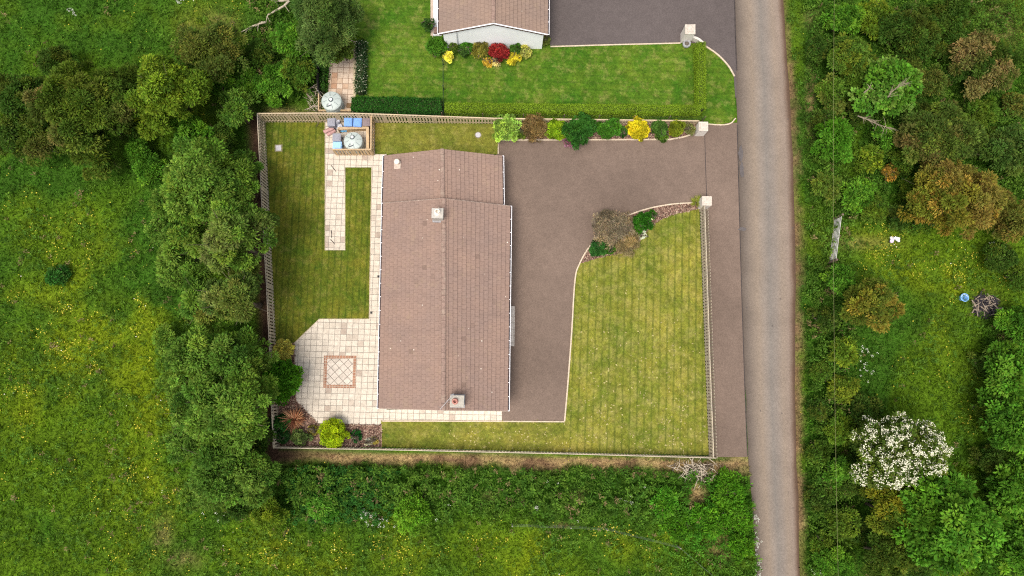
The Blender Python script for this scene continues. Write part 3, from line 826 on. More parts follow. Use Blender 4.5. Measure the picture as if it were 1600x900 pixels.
def opening(parent, face_o, along, out, s, w, z0, z1, kind="window"):
    """window or door set proud of a wall; face_o: wall corner, s: distance along"""
    along, out = Vector(along).normalized(), Vector(out).normalized()
    c = Vector(face_o) + along * s; rz = math.atan2(along.y, along.x)
    def bx(mb, x, z, sx, sz, dep, off): mb.box(c + along * x + out * off + Vector((0, 0, z)), (sx, dep, sz), rz)
    zm, h = (z0 + z1) / 2, z1 - z0
    if kind == "window":
        mb = MB()
        for x in (-w / 2 + .035, 0, w / 2 - .035): bx(mb, x, zm, .07, h, .06, .03)
        for z in (z0 + .035, z1 - .035): bx(mb, 0, z, w - .145, .07, .055, .0275) if False else bx(mb, 0, z, w - .001, .065, .05, .025)
        f = mb.build("window", WPVC, parent)
        m2 = MB(); bx(m2, 0, zm, w - .02, h - .02, .02, .012); m2.build("pane", GLASS, f, origin=parent.location)
        m3 = MB(); bx(m3, 0, z0 - .05, w + .12, .06, .13, .07); m3.build("sill", CONC, f, origin=parent.location)
    else:
        mb = MB(); bx(mb, 0, zm, w, h, .05, .027); f = mb.build("door", DBROWN, parent)
        m2 = MB(); bx(m2, 0, z0 + h * .72, w * .5, h * .3, .02, .056); m2.build("pane", GLASS, f, origin=parent.location)
        m3 = MB(); bx(m3, w * .38, z0 + 1.0, .1, .03, .05, .07); m3.build("handle", WPVC, f, origin=parent.location)

def gable_house(parent, q, zr, ridge, wall_in=0.32, gable_in=0.08, walls=True, tile=TILE, verge=None):
    """q: eave corners NW, NE, SE, SW at eave height; ridge: two points (north, south)"""
    NW, NE, SE, SW = [Vector(p) for p in q]; rn, rs = [Vector(p) for p in ridge]
    roof = roof_mesh("roof", [(SW, NW, rn, rs), (NE, SE, rs, rn)], tile, parent)
    ridge_tiles(parent, rn + Vector((0, 0, .05)), rs + Vector((0, 0, .05)))
    ze = NW.z
    ax = ((NE + SE) / 2 - (NW + SW) / 2).normalized(); ay = ((NW + NE) / 2 - (SW + SE) / 2).normalized()
    gutter(parent, NW + ay * 0, SW, -ax); gutter(parent, NE, SE, ax)
    if walls:
        f = [NW + ax * wall_in - ay * gable_in, NE - ax * wall_in - ay * gable_in, SE - ax * wall_in + ay * gable_in, SW + ax * wall_in + ay * gable_in]
        k = wall_in * (zr - ze) / ((NE - NW).length / 2)
        top = ze + k - 0.16
        mn = (f[0] + f[1]) / 2; ms = (f[3] + f[2]) / 2
        v = [Vector((p.x, p.y, -.1)) for p in f] + [Vector((p.x, p.y, top)) for p in f] + [Vector((mn.x, mn.y, zr - .16)), Vector((ms.x, ms.y, zr - .16))]
        mb = MB(); mb.add(v, [(1, 0, 4, 8, 5), (3, 2, 6, 9, 7), (0, 3, 7, 4), (2, 1, 5, 6), (4, 7, 9, 8), (6, 5, 8, 9)])
        mb.build("wall", WHITEWALL, parent)
        return f, ax, ay
    return None, ax, ay

ZE, ZR = 2.5, 4.25
bq = [P(599, 317.5, ZE), P(797, 322, ZE), P(793, 642, ZE), P(592, 638, ZE)]
bridge = [P(693.5, 310.5, ZR), P(693, 641, ZR)]
base = P(693, 480, 0)
bung = empty("bungalow", base, "brown tiled bungalow with two chimneys between patio and driveway", "house")
f, ax, ay = gable_house(bung, bq, ZR, bridge)
LN = (f[1] - f[2]).length
for s, w, z0, z1, kd in ((1.6, 1.8, 1.0, 2.1, "window"), (4.6, 1.8, 1.0, 2.1, "window"), (7.4, 1.0, 0.2, 2.15, "door"), (10.2, 2.2, .8, 2.1, "window"), (13.6, 1.8, 1.0, 2.1, "window")):
    opening(bung, Vector((f[2].x, f[2].y, 0)), ay, ax, s, w, z0, z1, kd)
for s, w, z0, z1, kd in ((2.0, 1.8, 0.1, 2.1, "door"), (5.5, 1.6, 1.0, 2.1, "window"), (9.0, 1.0, 1.2, 2.1, "window"), (12.6, 1.6, 1.0, 2.1, "window")):
    opening(bung, Vector((f[3].x, f[3].y, 0)), ay, -ax, s, w, z0, z1, kd)
# lower wing at the north end
ZE2, ZR2 = 2.15, 3.6
wq = [P(601, 243, ZE2), P(784.5, 243.5, ZE2), P(785.5, 320, ZE2), P(598.5, 318, ZE2)]
wr = [P(691, 233, ZR2), P(692, 319, ZR2)]
f2, _, _ = gable_house(bung, wq, ZR2, wr)
opening(bung, Vector((f2[2].x, f2[2].y, 0)), (f2[1] - f2[2]), ax, 1.9, 2.3, 0.06, 2.1, "door")
# doorstep
mb = MB(); mb.prism([P(795, 478.5), P(804.5, 478.5), P(803.5, 541), P(794, 541)], -.05, 0.15)
st = mb.build("doorstep", m_paving("step_slabs", (0.62, 0.56, 0.5), (0.52, 0.47, 0.42), (0.3, 0.26, 0.22), 0.5, RZ, (0, .1, 0)), bung, bevel=0.01)
# mortared verges of the main roof
for a, b in ((bq[0], bridge[0]), (bridge[0], bq[1]), (bq[3], bridge[1]), (bridge[1], bq[2])):
    m1 = MB(); m1.tube([a + Vector((0, 0, -.01)), b + Vector((0, 0, -.01))], .04, 6); m1.build("verge", m_plain("verge_mortar", (.42, .34, .28), .9, .2), bung)
# mushroom vent
vp = P(620.5, 253.5, 2.9)
mb = MB(); mb.lathe([(.10, -.5), (.10, .12), (.2, .13), (.21, .2), (.16, .25), (.02, .27)], vp, 18)
mb.build("roof_vent", m_plain("vent_cream", (0.72, 0.64, 0.53), .7, .1), bung, smooth=False)
mb = MB(); mb.box(vp + Vector((-.02, -.12, -.32)), (.55, .6, .03), rot=Matrix.Rotation(-math.atan2(ZR2 - ZE2, 4.4), 3, 'Y')); mb.build("vent_flashing", m_plain("flashing", (0.5, 0.4, 0.33), .8), bung)
def chimney(u, v, top, wx, wy, potc, pot_off, capm, pot_r=.17, pot_h=.36):
    c = P(u, v, top)
    mb = MB(); mb.box((c.x, c.y, (3.5 + top - .12) / 2), (wx - .12, wy - .12, top - .12 - 3.5), RZ * -1)
    ch = mb.build("chimney", CHROUGH, bung)
    m2 = MB(); m2.box((c.x, c.y, top - .06), (wx, wy, .118), -RZ); m2.build("chimney_cap", capm, ch, origin=bung.location, bevel=.015)
    pc = (c.x + pot_off[0], c.y + pot_off[1], top)
    m3 = MB(); m3.lathe([(pot_r * 1.45, -.002), (pot_r * 1.25, .07), (pot_r * .95, .1), (pot_r * .9, pot_h - .07), (pot_r * 1.1, pot_h - .06), (pot_r * 1.1, pot_h), (pot_r * .7, pot_h), (pot_r * .66, pot_h - .25), (.01, pot_h - .26)], pc, 20)
    m3.build("chimney_pot", potc, ch, origin=bung.location)
    m4 = MB(); m4.box((c.x, c.y, ZR - .05), (wx + .05, wy + .1, .05), -RZ); m4.build("lead_flashing", m_plain("lead", (0.30, 0.29, 0.30), .6), ch, origin=bung.location)
    return c, ch
chimney(683.5, 333, 5.3, .84, .74, m_plain("cream_pot", (.72, .65, .56), .8, .1), (.0, .05), CHROUGH)
c2, ch2 = chimney(714, 627, 5.0, .98, .82, m_plain("red_pot", (.42, .19, .15), .7, .15), (-.13, .0), CONC, .16, .3)
# television aerial on the south chimney
ALU = m_plain("aluminium", (.42, .42, .44), .35, .08, 3, .5, .6)
mb = MB(); m0 = c2 + Vector((-.50, .02, -.5))
mb.tube([m0, m0 + Vector((-.12, .02, 1.0))], .022, 6); mb.tube([m0, m0 + Vector((.1, 0, 0))], .02, 5)
h0 = m0 + Vector((-.12, .02, .95)); dd = Vector((.62, .72, 0)).normalized()
mb.tube([h0 - dd * .75, h0 + dd * .65], .014, 6)
for k in range(9):
    e = h0 + dd * (-.7 + k * .16); sd = Vector((-dd.y, dd.x, 0)) * (.26 if k == 0 else .15)
    mb.tube([e - sd, e + sd], .006, 4)
mb.build("tv_aerial", ALU, bung)

# neighbour house (runs on beyond the top of the frame)
NZE, NZR = 2.55, 4.2
nq = [P(688, -230, NZE), P(857.5, -230, NZE), P(855.5, 54, NZE), P(686, 52.5, NZE)]
nr = [P(771, -248, NZR), P(771, 36.5, NZR)]
nh = empty("neighbour_house", P(771, -90, 0), "white gabled house with brown roof at the top edge", "house")
f3, ax3, ay3 = gable_house(nh, nq, NZR, nr, wall_in=.3, gable_in=.08, tile=TILE2)
SWn, SEn, rsn = nq[3], nq[2], nr[1]
for a, b, nm in ((SWn, rsn, 1), (rsn, SEn, 1)):
    d = (b - a).normalized(); out = -ay3
    m1 = MB(); m1.tube([a + out * .02 + Vector((0, 0, .03)), b + out * .02 + Vector((0, 0, .03))], .05, 6); m1.build("verge_trim", WPVC, nh)
    v = [a + out * .03 - Vector((0, 0, .02)), b + out * .03 - Vector((0, 0, .02)), b + out * .03 - Vector((0, 0, .2)), a + out * .03 - Vector((0, 0, .2))]
    v2 = [p - out * .025 for p in v]
    m2 = MB(); m2.add(v + v2, [(0, 1, 2, 3), (7, 6, 5, 4), (0, 4, 5, 1), (3, 2, 6, 7), (0, 3, 7, 4), (1, 5, 6, 2)]); m2.build("barge_board", DBROWN, nh)
pw = f3[3].lerp(f3[2], .135) - ay3 * .06
mb = MB(); mb.tube([Vector((pw.x, pw.y, 0)), Vector((pw.x, pw.y, 2.75))], .04, 8); mb.build("downpipe", m_plain("pipe_grey", (.5, .5, .52), .5), nh)
mb = MB(); gp = P(681, 49, .06); mb.box(gp + Vector((0, 0, .1)), (.35, .5, .3)); mb.build("gully_surround", m_plain("gully_brown", (.2, .13, .11), .8), nh)

# ------------------------------------------------------------------ timber fences
WOODW = m_wood("weathered_boards", (0.50, 0.40, 0.27))
WOODG = m_wood("grey_boards", (0.44, 0.38, 0.29))
WOODN = m_wood("new_boards", (0.50, 0.365, 0.22))
DARKW = m_plain("old_post", (0.14, 0.10, 0.075), .9, .3)
def fence(name, label, px, hs, mat, side=1, pitch=0.24, bw=0.145, double=0.05, post_step=1.85, cap=True, group="timber fences", second=False, gapdepth=0.045):
    """close row of vertical boards along ground pixels; hs: height at each point; side=+1 boards on the left of the walking direction"""
    pts = PP(px); org = pts[0].copy()
    t = empty(name, org, label, "fence", group)
    bd, bk, rl, cp = MB(), MB(), MB(), MB()
    rr = random.Random(len(px) * 7 + int(px[0][0]))
    posts = []
    for i in range(len(pts) - 1):
        a, b = pts[i], pts[i + 1]; L = (b - a).length; d = (b - a) / L; nrm = Vector((-d.y, d.x, 0)) * side; rz = math.atan2(d.y, d.x)
        n = max(1, int(L / pitch))
        for k in range(n):
            s = (k + .5) / n; h = hs[i] * (1 - s) + hs[i + 1] * s + rr.uniform(-.015, .015)
            c = a + d * L * s
            bd.box(c + nrm * .032 + Vector((0, 0, h / 2)), (bw, .02, h), rz + rr.uniform(-.01, .01))
            if second:
                c2_ = a + d * L * min(1, (k + 1.0) / n)
                bk.box(c2_ - nrm * (gapdepth) + Vector((0, 0, h / 2)), (bw, .02, h * .985), rz)
        for zf in (.22, .8):
            p, q = a + Vector((0, 0, hs[i] * zf)), b + Vector((0, 0, hs[i + 1] * zf))
            rl.tube([p, q], .035, 4)
        if cap:
            p, q = a + Vector((0, 0, hs[i] + .02)), b + Vector((0, 0, hs[i + 1] + .02))
            m = Vector((-d.y, d.x, 0)) * (.045 if mat is not WOODG else .028)
            cp.add([p - m, p + m, q + m, q - m] + [x + Vector((0, 0, .03)) for x in (p - m, p + m, q + m, q - m)], [(0, 1, 2, 3), (7, 6, 5, 4), (0, 4, 5, 1), (1, 5, 6, 2), (2, 6, 7, 3), (3, 7, 4, 0)])
        m = max(1, round(L / post_step))
        for k in range(m + (i == len(pts) - 2)):
            s = k / m; posts.append((a + d * L * s, hs[i] * (1 - s) + hs[i + 1] * s, rz))
    bd.build("board_panel", mat, t)
    if second: bk.build("board_panel", mat, t)
    rl.build("rail", mat, t)
    if cap: cp.build("capping_rail", mat, t)
    for c, h, rz in posts:
        q = MB(); q.box(c + Vector((0, 0, h / 2 - .05)), (.085, .05, h + .1), rz); q.build("post", mat, t)
    return t
fence("timber_fence", "tall grey board fence between the row of trees and back lawn", [(414, 191), (421, 340), (427, 450), (432, 560), (437, 697)], [1.75, 1.65, 1.55, 1.5, 1.45], WOODG, 1)
fence("timber_fence", "long brown board fence running behind the bins and shrub bed", [(414, 191), (500, 191), (566, 191.5), (680, 192.5), (775, 193), (1088, 194.5)], [1.75, 1.85, 1.85, 1.45, 1.05, .75], WOODW, -1)
fence("timber_fence", "low weathered board fence along the rough grass below the house", [(437, 697.5), (600, 700.5), (880, 707), (1112, 713.5)], [1.15, 1.1, 1.0, 1.0], WOODG, 1)
fence("timber_fence", "double sided low board fence between front lawn and lane verge", [(1094, 328), (1097.5, 430), (1102, 560), (1108, 712)], [1.2, 1.2, 1.15, 1.1], WOODG, -1, second=True, gapdepth=.27)
fence("timber_fence", "short new board fence screening the bins and oil tank", [(526, 242.5), (584.5, 242.5), (585, 190)], [1.35, 1.35, 1.4], WOODN, -1)
fence("timber_fence", "knee high board fence around the neighbour's oil tank", [(501, 150), (501, 177), (552, 177)], [.6, .6, .6], WOODN, -1)
NETG = m_plain("dark_net", (.03, .055, .035), .8)
def wire_fence(label, px, h, step, posts_mat=DARKW, wires=4, net=None, group="wire fences", pr=.04):
    pts = PP(px); t = empty("wire_fence", pts[0].copy(), label, "fence", group)
    w = MB()
    for i in range(len(pts) - 1):
        a, b = pts[i], pts[i + 1]
        for k in range(wires):
            z = Vector((0, 0, h * (.2 + .8 * k / max(1, wires - 1)) - .03)); w.tube([a + z, b + z], .004, 4)
        if net:
            d = (b - a).normalized()
            n = int((b - a).length / .14)
            for k in range(n + 1):
                p = a + (b - a) * (k / n); w.tube([p, p + Vector((0, 0, h - .04))], .006, 3)
        m = max(1, round((b - a).length / step))
        for k in range(m + (i == len(pts) - 2)):
            p = a + (b - a) * (k / m); q = MB(); q.tube([p - Vector((0, 0, .1)), p + Vector((0, 0, h + .08))], [pr, pr * .9], 7); q.build("post", posts_mat, t)
    w.build("wire", net or m_plain("galvanised", (.4, .4, .4), .4, .1, 3, .5, .7), t)
wire_fence("dark netted wire fence between the hedges and long board fence", [(556, 183.5), (692, 185), (880, 188), (1096, 190.5)], 1.1, 3.0, DARKW, 4, NETG)
wire_fence("green netted wire fence crossing the neighbour's lawn", [(693, 102), (693.5, 181)], .9, 1.9, NETG, 5, NETG)
wire_fence("thin wire fence with grey stakes in the bottom meadow", [(800, 818), (890, 821), (946, 824), (1058, 852), (1120, 905)], 1.0, 30, m_plain("grey_stake", (.30, .28, .24), .9), 3, None, pr=.045)
# dark close fence beside the neighbour's path
pts = PP([(497, 60), (500, 110), (502, 152)]); t = empty("panel_fence", pts[0].copy(), "black stained panel fence beside the neighbour's paved path", "fence")
mb = MB(); mb.ribbon([tuple(p) for p in pts], .05, -.1, 1.2); mb.build("panel", m_plain("black_stain", (.03, .025, .022), .8, .3), t)
for p in pts:
    q = MB(); q.box(p + Vector((.05, 0, .6)), (.08, .08, 1.4)); q.build("post", m_plain("post_grey", (.24, .22, .2), .9), t)

# ------------------------------------------------------------------ gate pillars
PILL = m_plain("pillar_render", (.62, .57, .51), .85, .07, 3, dirt=(.62, .56, .5))
def pillar(label, corners, h, capz=.1):
    b = PP(corners); c = sum(b, Vector()) / len(b)
    t = empty("gate_pillar", c, label, "gate pillar", "rendered gate pillars")
    mb = MB(); mb.prism([tuple(p) for p in b], -.1, h); mb.build("shaft", PILL, t)
    mb = MB(); q = [c + (p - c) * 1.05 for p in b]; mb.prism([tuple(p) for p in q], h + .001, h + capz)
    q2 = [c + (p - c) * .62 for p in b]; mb.prism([tuple(p) for p in q2], h + capz + .001, h + capz + .05)
    mb.build("cap", m_plain("cap_stone", (.54, .47, .40), .85, .2, 4, dirt=(.36, .32, .26)), t, bevel=.012)
    return t
pillar("cream gate pillar at the end of the shrub bed", [(1085, 199.5), (1099, 199.5), (1099, 213), (1085, 213)], 1.15)
pillar("cream gate pillar at the head of the double sided fence", [(1090, 313.5), (1104.5, 313.5), (1104.5, 327), (1090, 327)], 1.15)
pillar("white gate pillar with curved wing wall by the neighbour's hedge", [(1063, 53.5), (1078, 53.5), (1078, 67.5), (1063, 67.5)], 1.45)
mb = MB(); mb.ribbon(PP(smoothline([(1079, 62.5), (1085, 64), (1091, 67.5), (1096, 72)], 4)), .2, -.1, .55)
tag(mb.build("wing_wall", PILL, bevel=.02), "low white wing wall curving from pillar to vertical hedge", "wall")
pt = empty("garden_urn", P(1071.5, 71, .0), "round grey garden urn at the foot of the white pillar", "planter")
mb = MB(); mb.lathe([(.16, 0), (.3, .12), (.34, .3), (.3, .42), (.24, .42), (.22, .34), (.01, .33)], P(1071.5, 71, .06), 20); mb.build("bowl", m_plain("urn_grey", (.34, .34, .35), .7, .15), pt)
mb = MB(); mb.lathe([(.2, .335), (.12, .4), (.01, .43)], P(1071.5, 71, .06), 12); mb.build("soil", m_plain("urn_soil", (.12, .1, .08), .9), pt)
# ------------------------------------------------------------------ oil tanks, bins and odds and ends
TANK = m_plain("tank_plastic", (.44, .49, .46), .5, .07, 3, .35, dirt=(.34, .38, .36))
TANKD = m_plain("tank_dark", (.10, .12, .125), .6, .1)
TWHITE = m_plain("tank_cap_white", (.75, .75, .72), .4)
def oil_tank(u, v, label, R=.82, H=1.25, cap_off=(0, .2)):
    z = H + .3
    c = P(u, v, z); b = Vector((c.x, c.y, 0))
    t = empty("oil_tank", b, label, "oil tank", "round oil tanks")
    mb = MB(); mb.lathe([(R * .95, 0.05), (R, .12), (R, .4), (R * .975, .42), (R * .975, .46), (R, .48), (R, .85), (R * .975, .87), (R * .975, .91), (R, .93), (R, H), (R * .97, H + .05)], b, 40)
    mb.build("body", TANK, t, smooth=False)
    mb = MB(); mb.lathe([(R * .965, H + .04), (R * .9, H + .09), (R * .35, H + .27), (R * .2, H + .29), (.01, H + .29)], b, 40); d = mb.build("dome", TANK, t)
    mb = MB()
    for k in range(8):
        a = k * math.pi / 4 + .2; e = Vector((math.cos(a), math.sin(a), 0))
        mb.tube([b + e * R * .42 + Vector((0, 0, H + .255)), b + e * R * .84 + Vector((0, 0, H + .12))], .028, 5)
    mb.build("rib", m_plain("tank_rib", (.3, .34, .33), .6), d, origin=b)
    cc = b + Vector((cap_off[0], cap_off[1], H + .2))
    mb = MB(); mb.lathe([(.19, 0), (.19, .1), (.17, .13), (.01, .13)], cc, 20); l = mb.build("inspection_lid", TANKD, t)
    mb = MB(); mb.lathe([(.11, .131), (.11, .17), (.01, .18)], cc, 16); mb.build("filler_cap", TWHITE, l, origin=b)
    c3 = b + Vector((-.12, -.42, H + .17)); mb = MB(); mb.box(c3, (.36, .16, .12), .3); mb.build("gauge", TANKD, t)
    mb = MB(); mb.tube([c3 + Vector((-.12, -.02, .05)), c3 + Vector((.15, .06, .09))], .03, 6); mb.build("gauge_cap", TWHITE, t)
    return t
oil_tank(516.5, 155.5, "grey green round oil tank beside the neighbour's paved path", .80, 1.2, (.02, .0))
oil_tank(550.5, 218.5, "grey green round oil tank boxed in timber among the bins", .74, 1.2, (-.02, .22))
def bin_proto(name, w, d, h, body, lid, label, group):
    t = empty(name, (0, 0, 0), label, "bin", group)
    mb = MB(); a, b_ = .8, .86
    mb.add([(-w / 2 * a, -d / 2 * a, .06), (w / 2 * a, -d / 2 * a, .06), (w / 2 * a, d / 2 * a, .06), (-w / 2 * a, d / 2 * a, .06),
            (-w / 2, -d / 2, h * .93), (w / 2, -d / 2, h * .93), (w / 2, d / 2, h * .93), (-w / 2, d / 2, h * .93)],
           [(3, 2, 1, 0), (4, 5, 6, 7), (0, 1, 5, 4), (1, 2, 6, 5), (2, 3, 7, 6), (3, 0, 4, 7)])
    mb.build("body", body, t, bevel=.02)
    mb = MB(); W2, D2 = w * 1.05, d * 1.07
    mb.box((0, 0, h * .95), (W2, D2, .045)); mb.box((0, .0, h * .955 + .035), (W2 * .8, D2 * .78, .03))
    mb.box((0, -.02, h * .955 + .058), (W2 * .42, D2 * .4, .018))
    l = mb.build("lid", lid, t, bevel=.015)
    mb = MB(); mb.tube([(-w * .35, d / 2 + .07, h * .93), (w * .35, d / 2 + .07, h * .93)], .018, 6); mb.build("handle", TANKD, t)
    for s in (-1, 1):
        mb = MB(); mb.tube([(s * w * .36, d * .42, .1), (s * w * .44, d * .42, .1)], .1, 14); mb.build("wheel", TANKD, t)
    return t
BL = m_plain("blue_bin", (.10, .225, .58), .45, .1, 4, .4); BL2 = m_plain("blue_lid", (.17, .33, .72), .45, .1, 4, .4)
GB = m_plain("slate_bin", (.20, .21, .26), .5, .1, 4, .3); GL = m_plain("slate_lid", (.27, .27, .31), .5, .1, 4, .3)
SB = m_plain("sky_bin", (.20, .42, .72), .45, .1); SL = m_plain("sky_lid", (.32, .53, .82), .45, .1)
BB = m_plain("brown_bin", (.13, .10, .10), .5, .15); BBL = m_plain("brown_lid", (.22, .17, .175), .5, .15)
G1 = "wheeled bins inside the screen fence"
def put(o, u, v, z, rz): p = P(u, v, z); o.location = (p.x, p.y, 0); o.rotation_euler = (0, 0, rz); return o
b1 = put(bin_proto("wheeled_bin", .62, .66, 1.08, BL, BL2, "blue wheeled bin against the board fence, next to the white sacks", G1), 544, 190.5, 1.05, .02)
b2 = copy_tree(b1); put(b2, 558.5, 191, 1.05, -.02); b2["label"] = "blue wheeled bin standing next to the dark brown bin"
put(bin_proto("wheeled_bin", .6, .62, 1.05, BB, BBL, "dark brown wheeled bin in the corner by the short fence", G1), 572.5, 190.5, 1.0, .03)
put(bin_proto("wheeled_bin", .58, .62, 1.05, GB, GL, "slate grey wheeled bin beside the white sacks in the corner", G1), 517.5, 191, 1.0, .05)
put(bin_proto("wheeled_bin", .62, .58, 1.0, GB, GL, "slate grey wheeled bin behind the pale blue bin", G1), 526, 214.5, .95, .0)
put(bin_proto("wheeled_bin", .66, .6, .95, SB, SL, "pale blue wheeled bin beside the boxed oil tank", G1), 526.8, 227.5, .9, .0)
b5 = put(bin_proto("recycling_box", .55, .36, .34, m_plain("cyan_box", (.08, .36, .68), .5), m_plain("cyan_lid", (.12, .44, .75), .5), "small cyan recycling box in front of the blue bins", "recycling boxes"), 536.5, 202, .3, .05)
SACK = m_plain("white_sack", (.70, .70, .74), .6, .12, 5, .2, dirt=(.3, .3, .42))
def sack(u, v, R, h, label, seed):
    r = random.Random(seed); c = P(u, v, 0.03)
    bm = bmesh.new(); bmesh.ops.create_icosphere(bm, subdivisions=3, radius=1)
    for q in bm.verts:
        n = 1 + .13 * math.sin(5 * q.co.x + seed) * math.cos(4 * q.co.y + seed * 2) + r.uniform(-.03, .03)
        q.co = Vector((q.co.x * R * n, q.co.y * R * .85 * n, (q.co.z * .5 + .5) ** .8 * h * n))
    me = bpy.data.meshes.new("sack"); bm.to_mesh(me); bm.free(); me.materials.append(SACK)
    o = bpy.data.objects.new("sack", me); COL.objects.link(o); o.location = c
    tag(o, label, "sack", "white sacks among the bins")
    mb = MB(); mb.lathe([(.07, h * .93), (.04, h * 1.0), (.1, h * 1.12), (.03, h * 1.1)], (0, 0, 0), 9); k = mb.build("tied_neck", SACK, None); k.parent = o
sack(526.5, 192, .33, .7, "bigger white sack leaning between the slate and blue bins", 3)
sack(531, 199.5, .27, .4, "smaller white sack behind the cyan recycling box", 5)
PINK = m_plain("pink_roll", (.46, .27, .25), .9, .2, 6)
cp = P(515.5, 206, 0.03); t = empty("carpet_roll", cp, "pinkish rolls of old carpet lying at the bin store entrance", "carpet rolls")
for k, (ox, oy, oz, a) in enumerate(((-.12, .1, .15, .5), (.14, -.12, .15, .55), (.02, .02, .36, .45))):
    d = Vector((math.cos(a), math.sin(a), 0)) * .38; mb = MB(); e = cp + Vector((ox, oy, oz)); mb.tube([e - d, e + d], .14, 12); mb.build("roll", PINK, t)
t = empty("timber_surround", P(560, 212, 0.03), "low new timber surround enclosing the boxed oil tank", "timber surround")
for a, b_, h in (((531, 206.5), (577, 204.5), .75), ((577.5, 205), (578, 240), .9)):
    p, q = P(*a), P(*b_); d = (q - p); mb = MB(); mb.box((p + q) / 2 + Vector((0, 0, h / 2)), (d.length, .05, h), math.atan2(d.y, d.x)); mb.build("side_board", WOODN, t)
    mb = MB(); mb.box((p + q) / 2 + Vector((0, 0, h + .021)), (d.length, .22, .04), math.atan2(d.y, d.x)); mb.build("top_board", WOODN, t)
for u, v in ((531, 206.5), (577, 205), (578, 240)):
    p = P(u, v); mb = MB(); mb.box(p + Vector((.06, -.06, .45)), (.09, .09, .9)); mb.build("post", WOODN, t)
mb = MB(); mb.box(P(545.5, 165, .08), (.42, .4, .1)); tag(mb.build("brown_crate", m_plain("crate_brown", (.2, .12, .06), .8), bevel=.01), "small flat brown box on the neighbour's path by the hedge", "box")
def cover(u, v, kind, label):
    c = P(u, v, .07); t = empty("inspection_cover", c, label, "inspection cover", "drain covers in the lawns")
    f1, f2 = m_plain("cover_pale", (.46, .44, .46), .7, .1), m_plain("cover_rim", (.20, .18, .09), .9, .25)
    m, m2 = MB(), MB()
    if kind == "round": m.lathe([(.21, -.02), (.21, .035), (.01, .04)], c, 24); m2.lathe([(.30, -.02), (.28, .02), (.22, .022), (.215, -.0)], c, 24)
    else: m.box(c + Vector((0, 0, .02)), (.44, .44, .05), .05); m2.box(c, (.62, .62, .03), .05)
    m.build("lid", f1, t); m2.build("frame", f2, t)
cover(435.3, 231.5, "sq", "square pale drain cover set in the back lawn")
cover(747, 211, "round", "round white drain cover in the narrow lawn above the roof")
for u, v in ((591.3, 432), (580.3, 488.5)):
    c = P(u, v, .034); mb = MB(); mb.box(c + Vector((0, 0, .008)), (.17, .17, .03)); g = mb.build("drain_grate", m_plain("black_iron", (.02, .02, .02), .6))
    tag(g, "small black drain grate on the path, " + ("near the patio corner" if v > 450 else "halfway along the house"), "drain", "black drain grates")
for (a, b_, lb) in (((517.5, 258.5), (525, 268), "dark thin pole lying on the path near the bins"), ((516.5, 374), (523, 381.5), "dark thin pole lying at the end of the path"), ((517.8, 360), (518.2, 372), "short grey pole lying along a slab joint of the path")):
    p, q = P(*a, .055), P(*b_, .055); mb = MB(); mb.tube([p, p.lerp(q, .5), q], [.03, .028, .02], 6)
    tag(mb.build("garden_pole", m_plain("pole_dark", (.09, .075, .07), .7)), lb, "pole", "poles left on the path")
# field gate standing open by the lane
ga, gb = P(1294, 408, 0), P(1302, 345, 0)
t = empty("field_gate", ga, "pale metal field gate standing in the lane hedge", "gate")
GALV = m_plain("gate_metal", (.52, .50, .46), .5, .12, 4, .4, .3)
for k in range(6):
    z = Vector((0, 0, .25 + k * .21)); mb = MB(); mb.tube([ga + z, gb + z], .03, 6); mb.build("bar", GALV, t)
for f_ in (0, .5, 1):
    e = ga.lerp(gb, f_); mb = MB(); mb.tube([e + Vector((0, 0, .15)), e + Vector((0, 0, 1.34))], .033, 6); mb.build("upright", GALV, t)
for e in (ga - (gb - ga).normalized() * .15, gb + (gb - ga).normalized() * .15):
    mb = MB(); mb.tube([e - Vector((0, 0, .2)), e + Vector((0, 0, 1.5))], .09, 8); mb.build("gate_post", DARKW, t)
# blue tub, litter, burnt heap, cut branches
c = P(1501, 466, 0); t = empty("feed_tub", c, "light blue tub lying in the yellow meadow", "tub")
mb = MB(); mb.lathe([(.2, 0), (.3, .45), (.33, .46), (.33, .5), (.28, .5), (.2, .1), (.01, .08)], c, 16); mb.build("tub", m_plain("tub_blue", (.22, .45, .78), .5), t)
mb = MB(); mb.tube([c + Vector((-.3, 0, .48)), c + Vector((-.1, .28, .55)), c + Vector((.3, .05, .48))], .015, 5); mb.build("handle", TWHITE, t)
r = random.Random(8)
c = P(1395, 376, 0); t = empty("litter", c, "torn white and lilac plastic sheet lying on the grass", "litter")
for k in range(7):
    mb = MB(); p = c + Vector((r.uniform(-.3, .3), r.uniform(-.2, .2), .25 + .04 * k)); mb.prism([(p.x + r.uniform(.1, .3) * math.cos(a), p.y + r.uniform(.08, .22) * math.sin(a)) for a in np.linspace(0, 5.6, 7)], p.z, p.z + .02)
    mb.build("sheet", m_plain("litter_" + "abc"[k % 3], ((.8, .78, .78), (.62, .5, .66), (.75, .72, .7))[k % 3], .6), t)
c = P(1540, 478, 0); t = empty("burnt_heap", c, "dark heap of burnt branches and ash in the meadow", "heap")
BURN = m_plain("burnt", (.035, .03, .035), .95, .5, 6); BURN2 = m_plain("ash", (.25, .2, .15), .95, .3, 6)
for k in range(70):
    a = r.uniform(0, 6.28); q = r.random() ** .6; p = c + Vector((math.cos(a) * q * 1.15, math.sin(a) * q * .85, .12 + .22 * (1 - q)))
    d = Vector((r.gauss(0, 1), r.gauss(0, 1), r.gauss(0, .25))).normalized() * r.uniform(.15, .5); mb = MB() if k % 35 == 0 else mb
    mb.tube([p - d, p + d * .2 + Vector((0, 0, .04)), p + d], [.05, .045, .025], 5)
    if k % 35 == 34: mb.build("branches", BURN if k < 40 else BURN2, t)
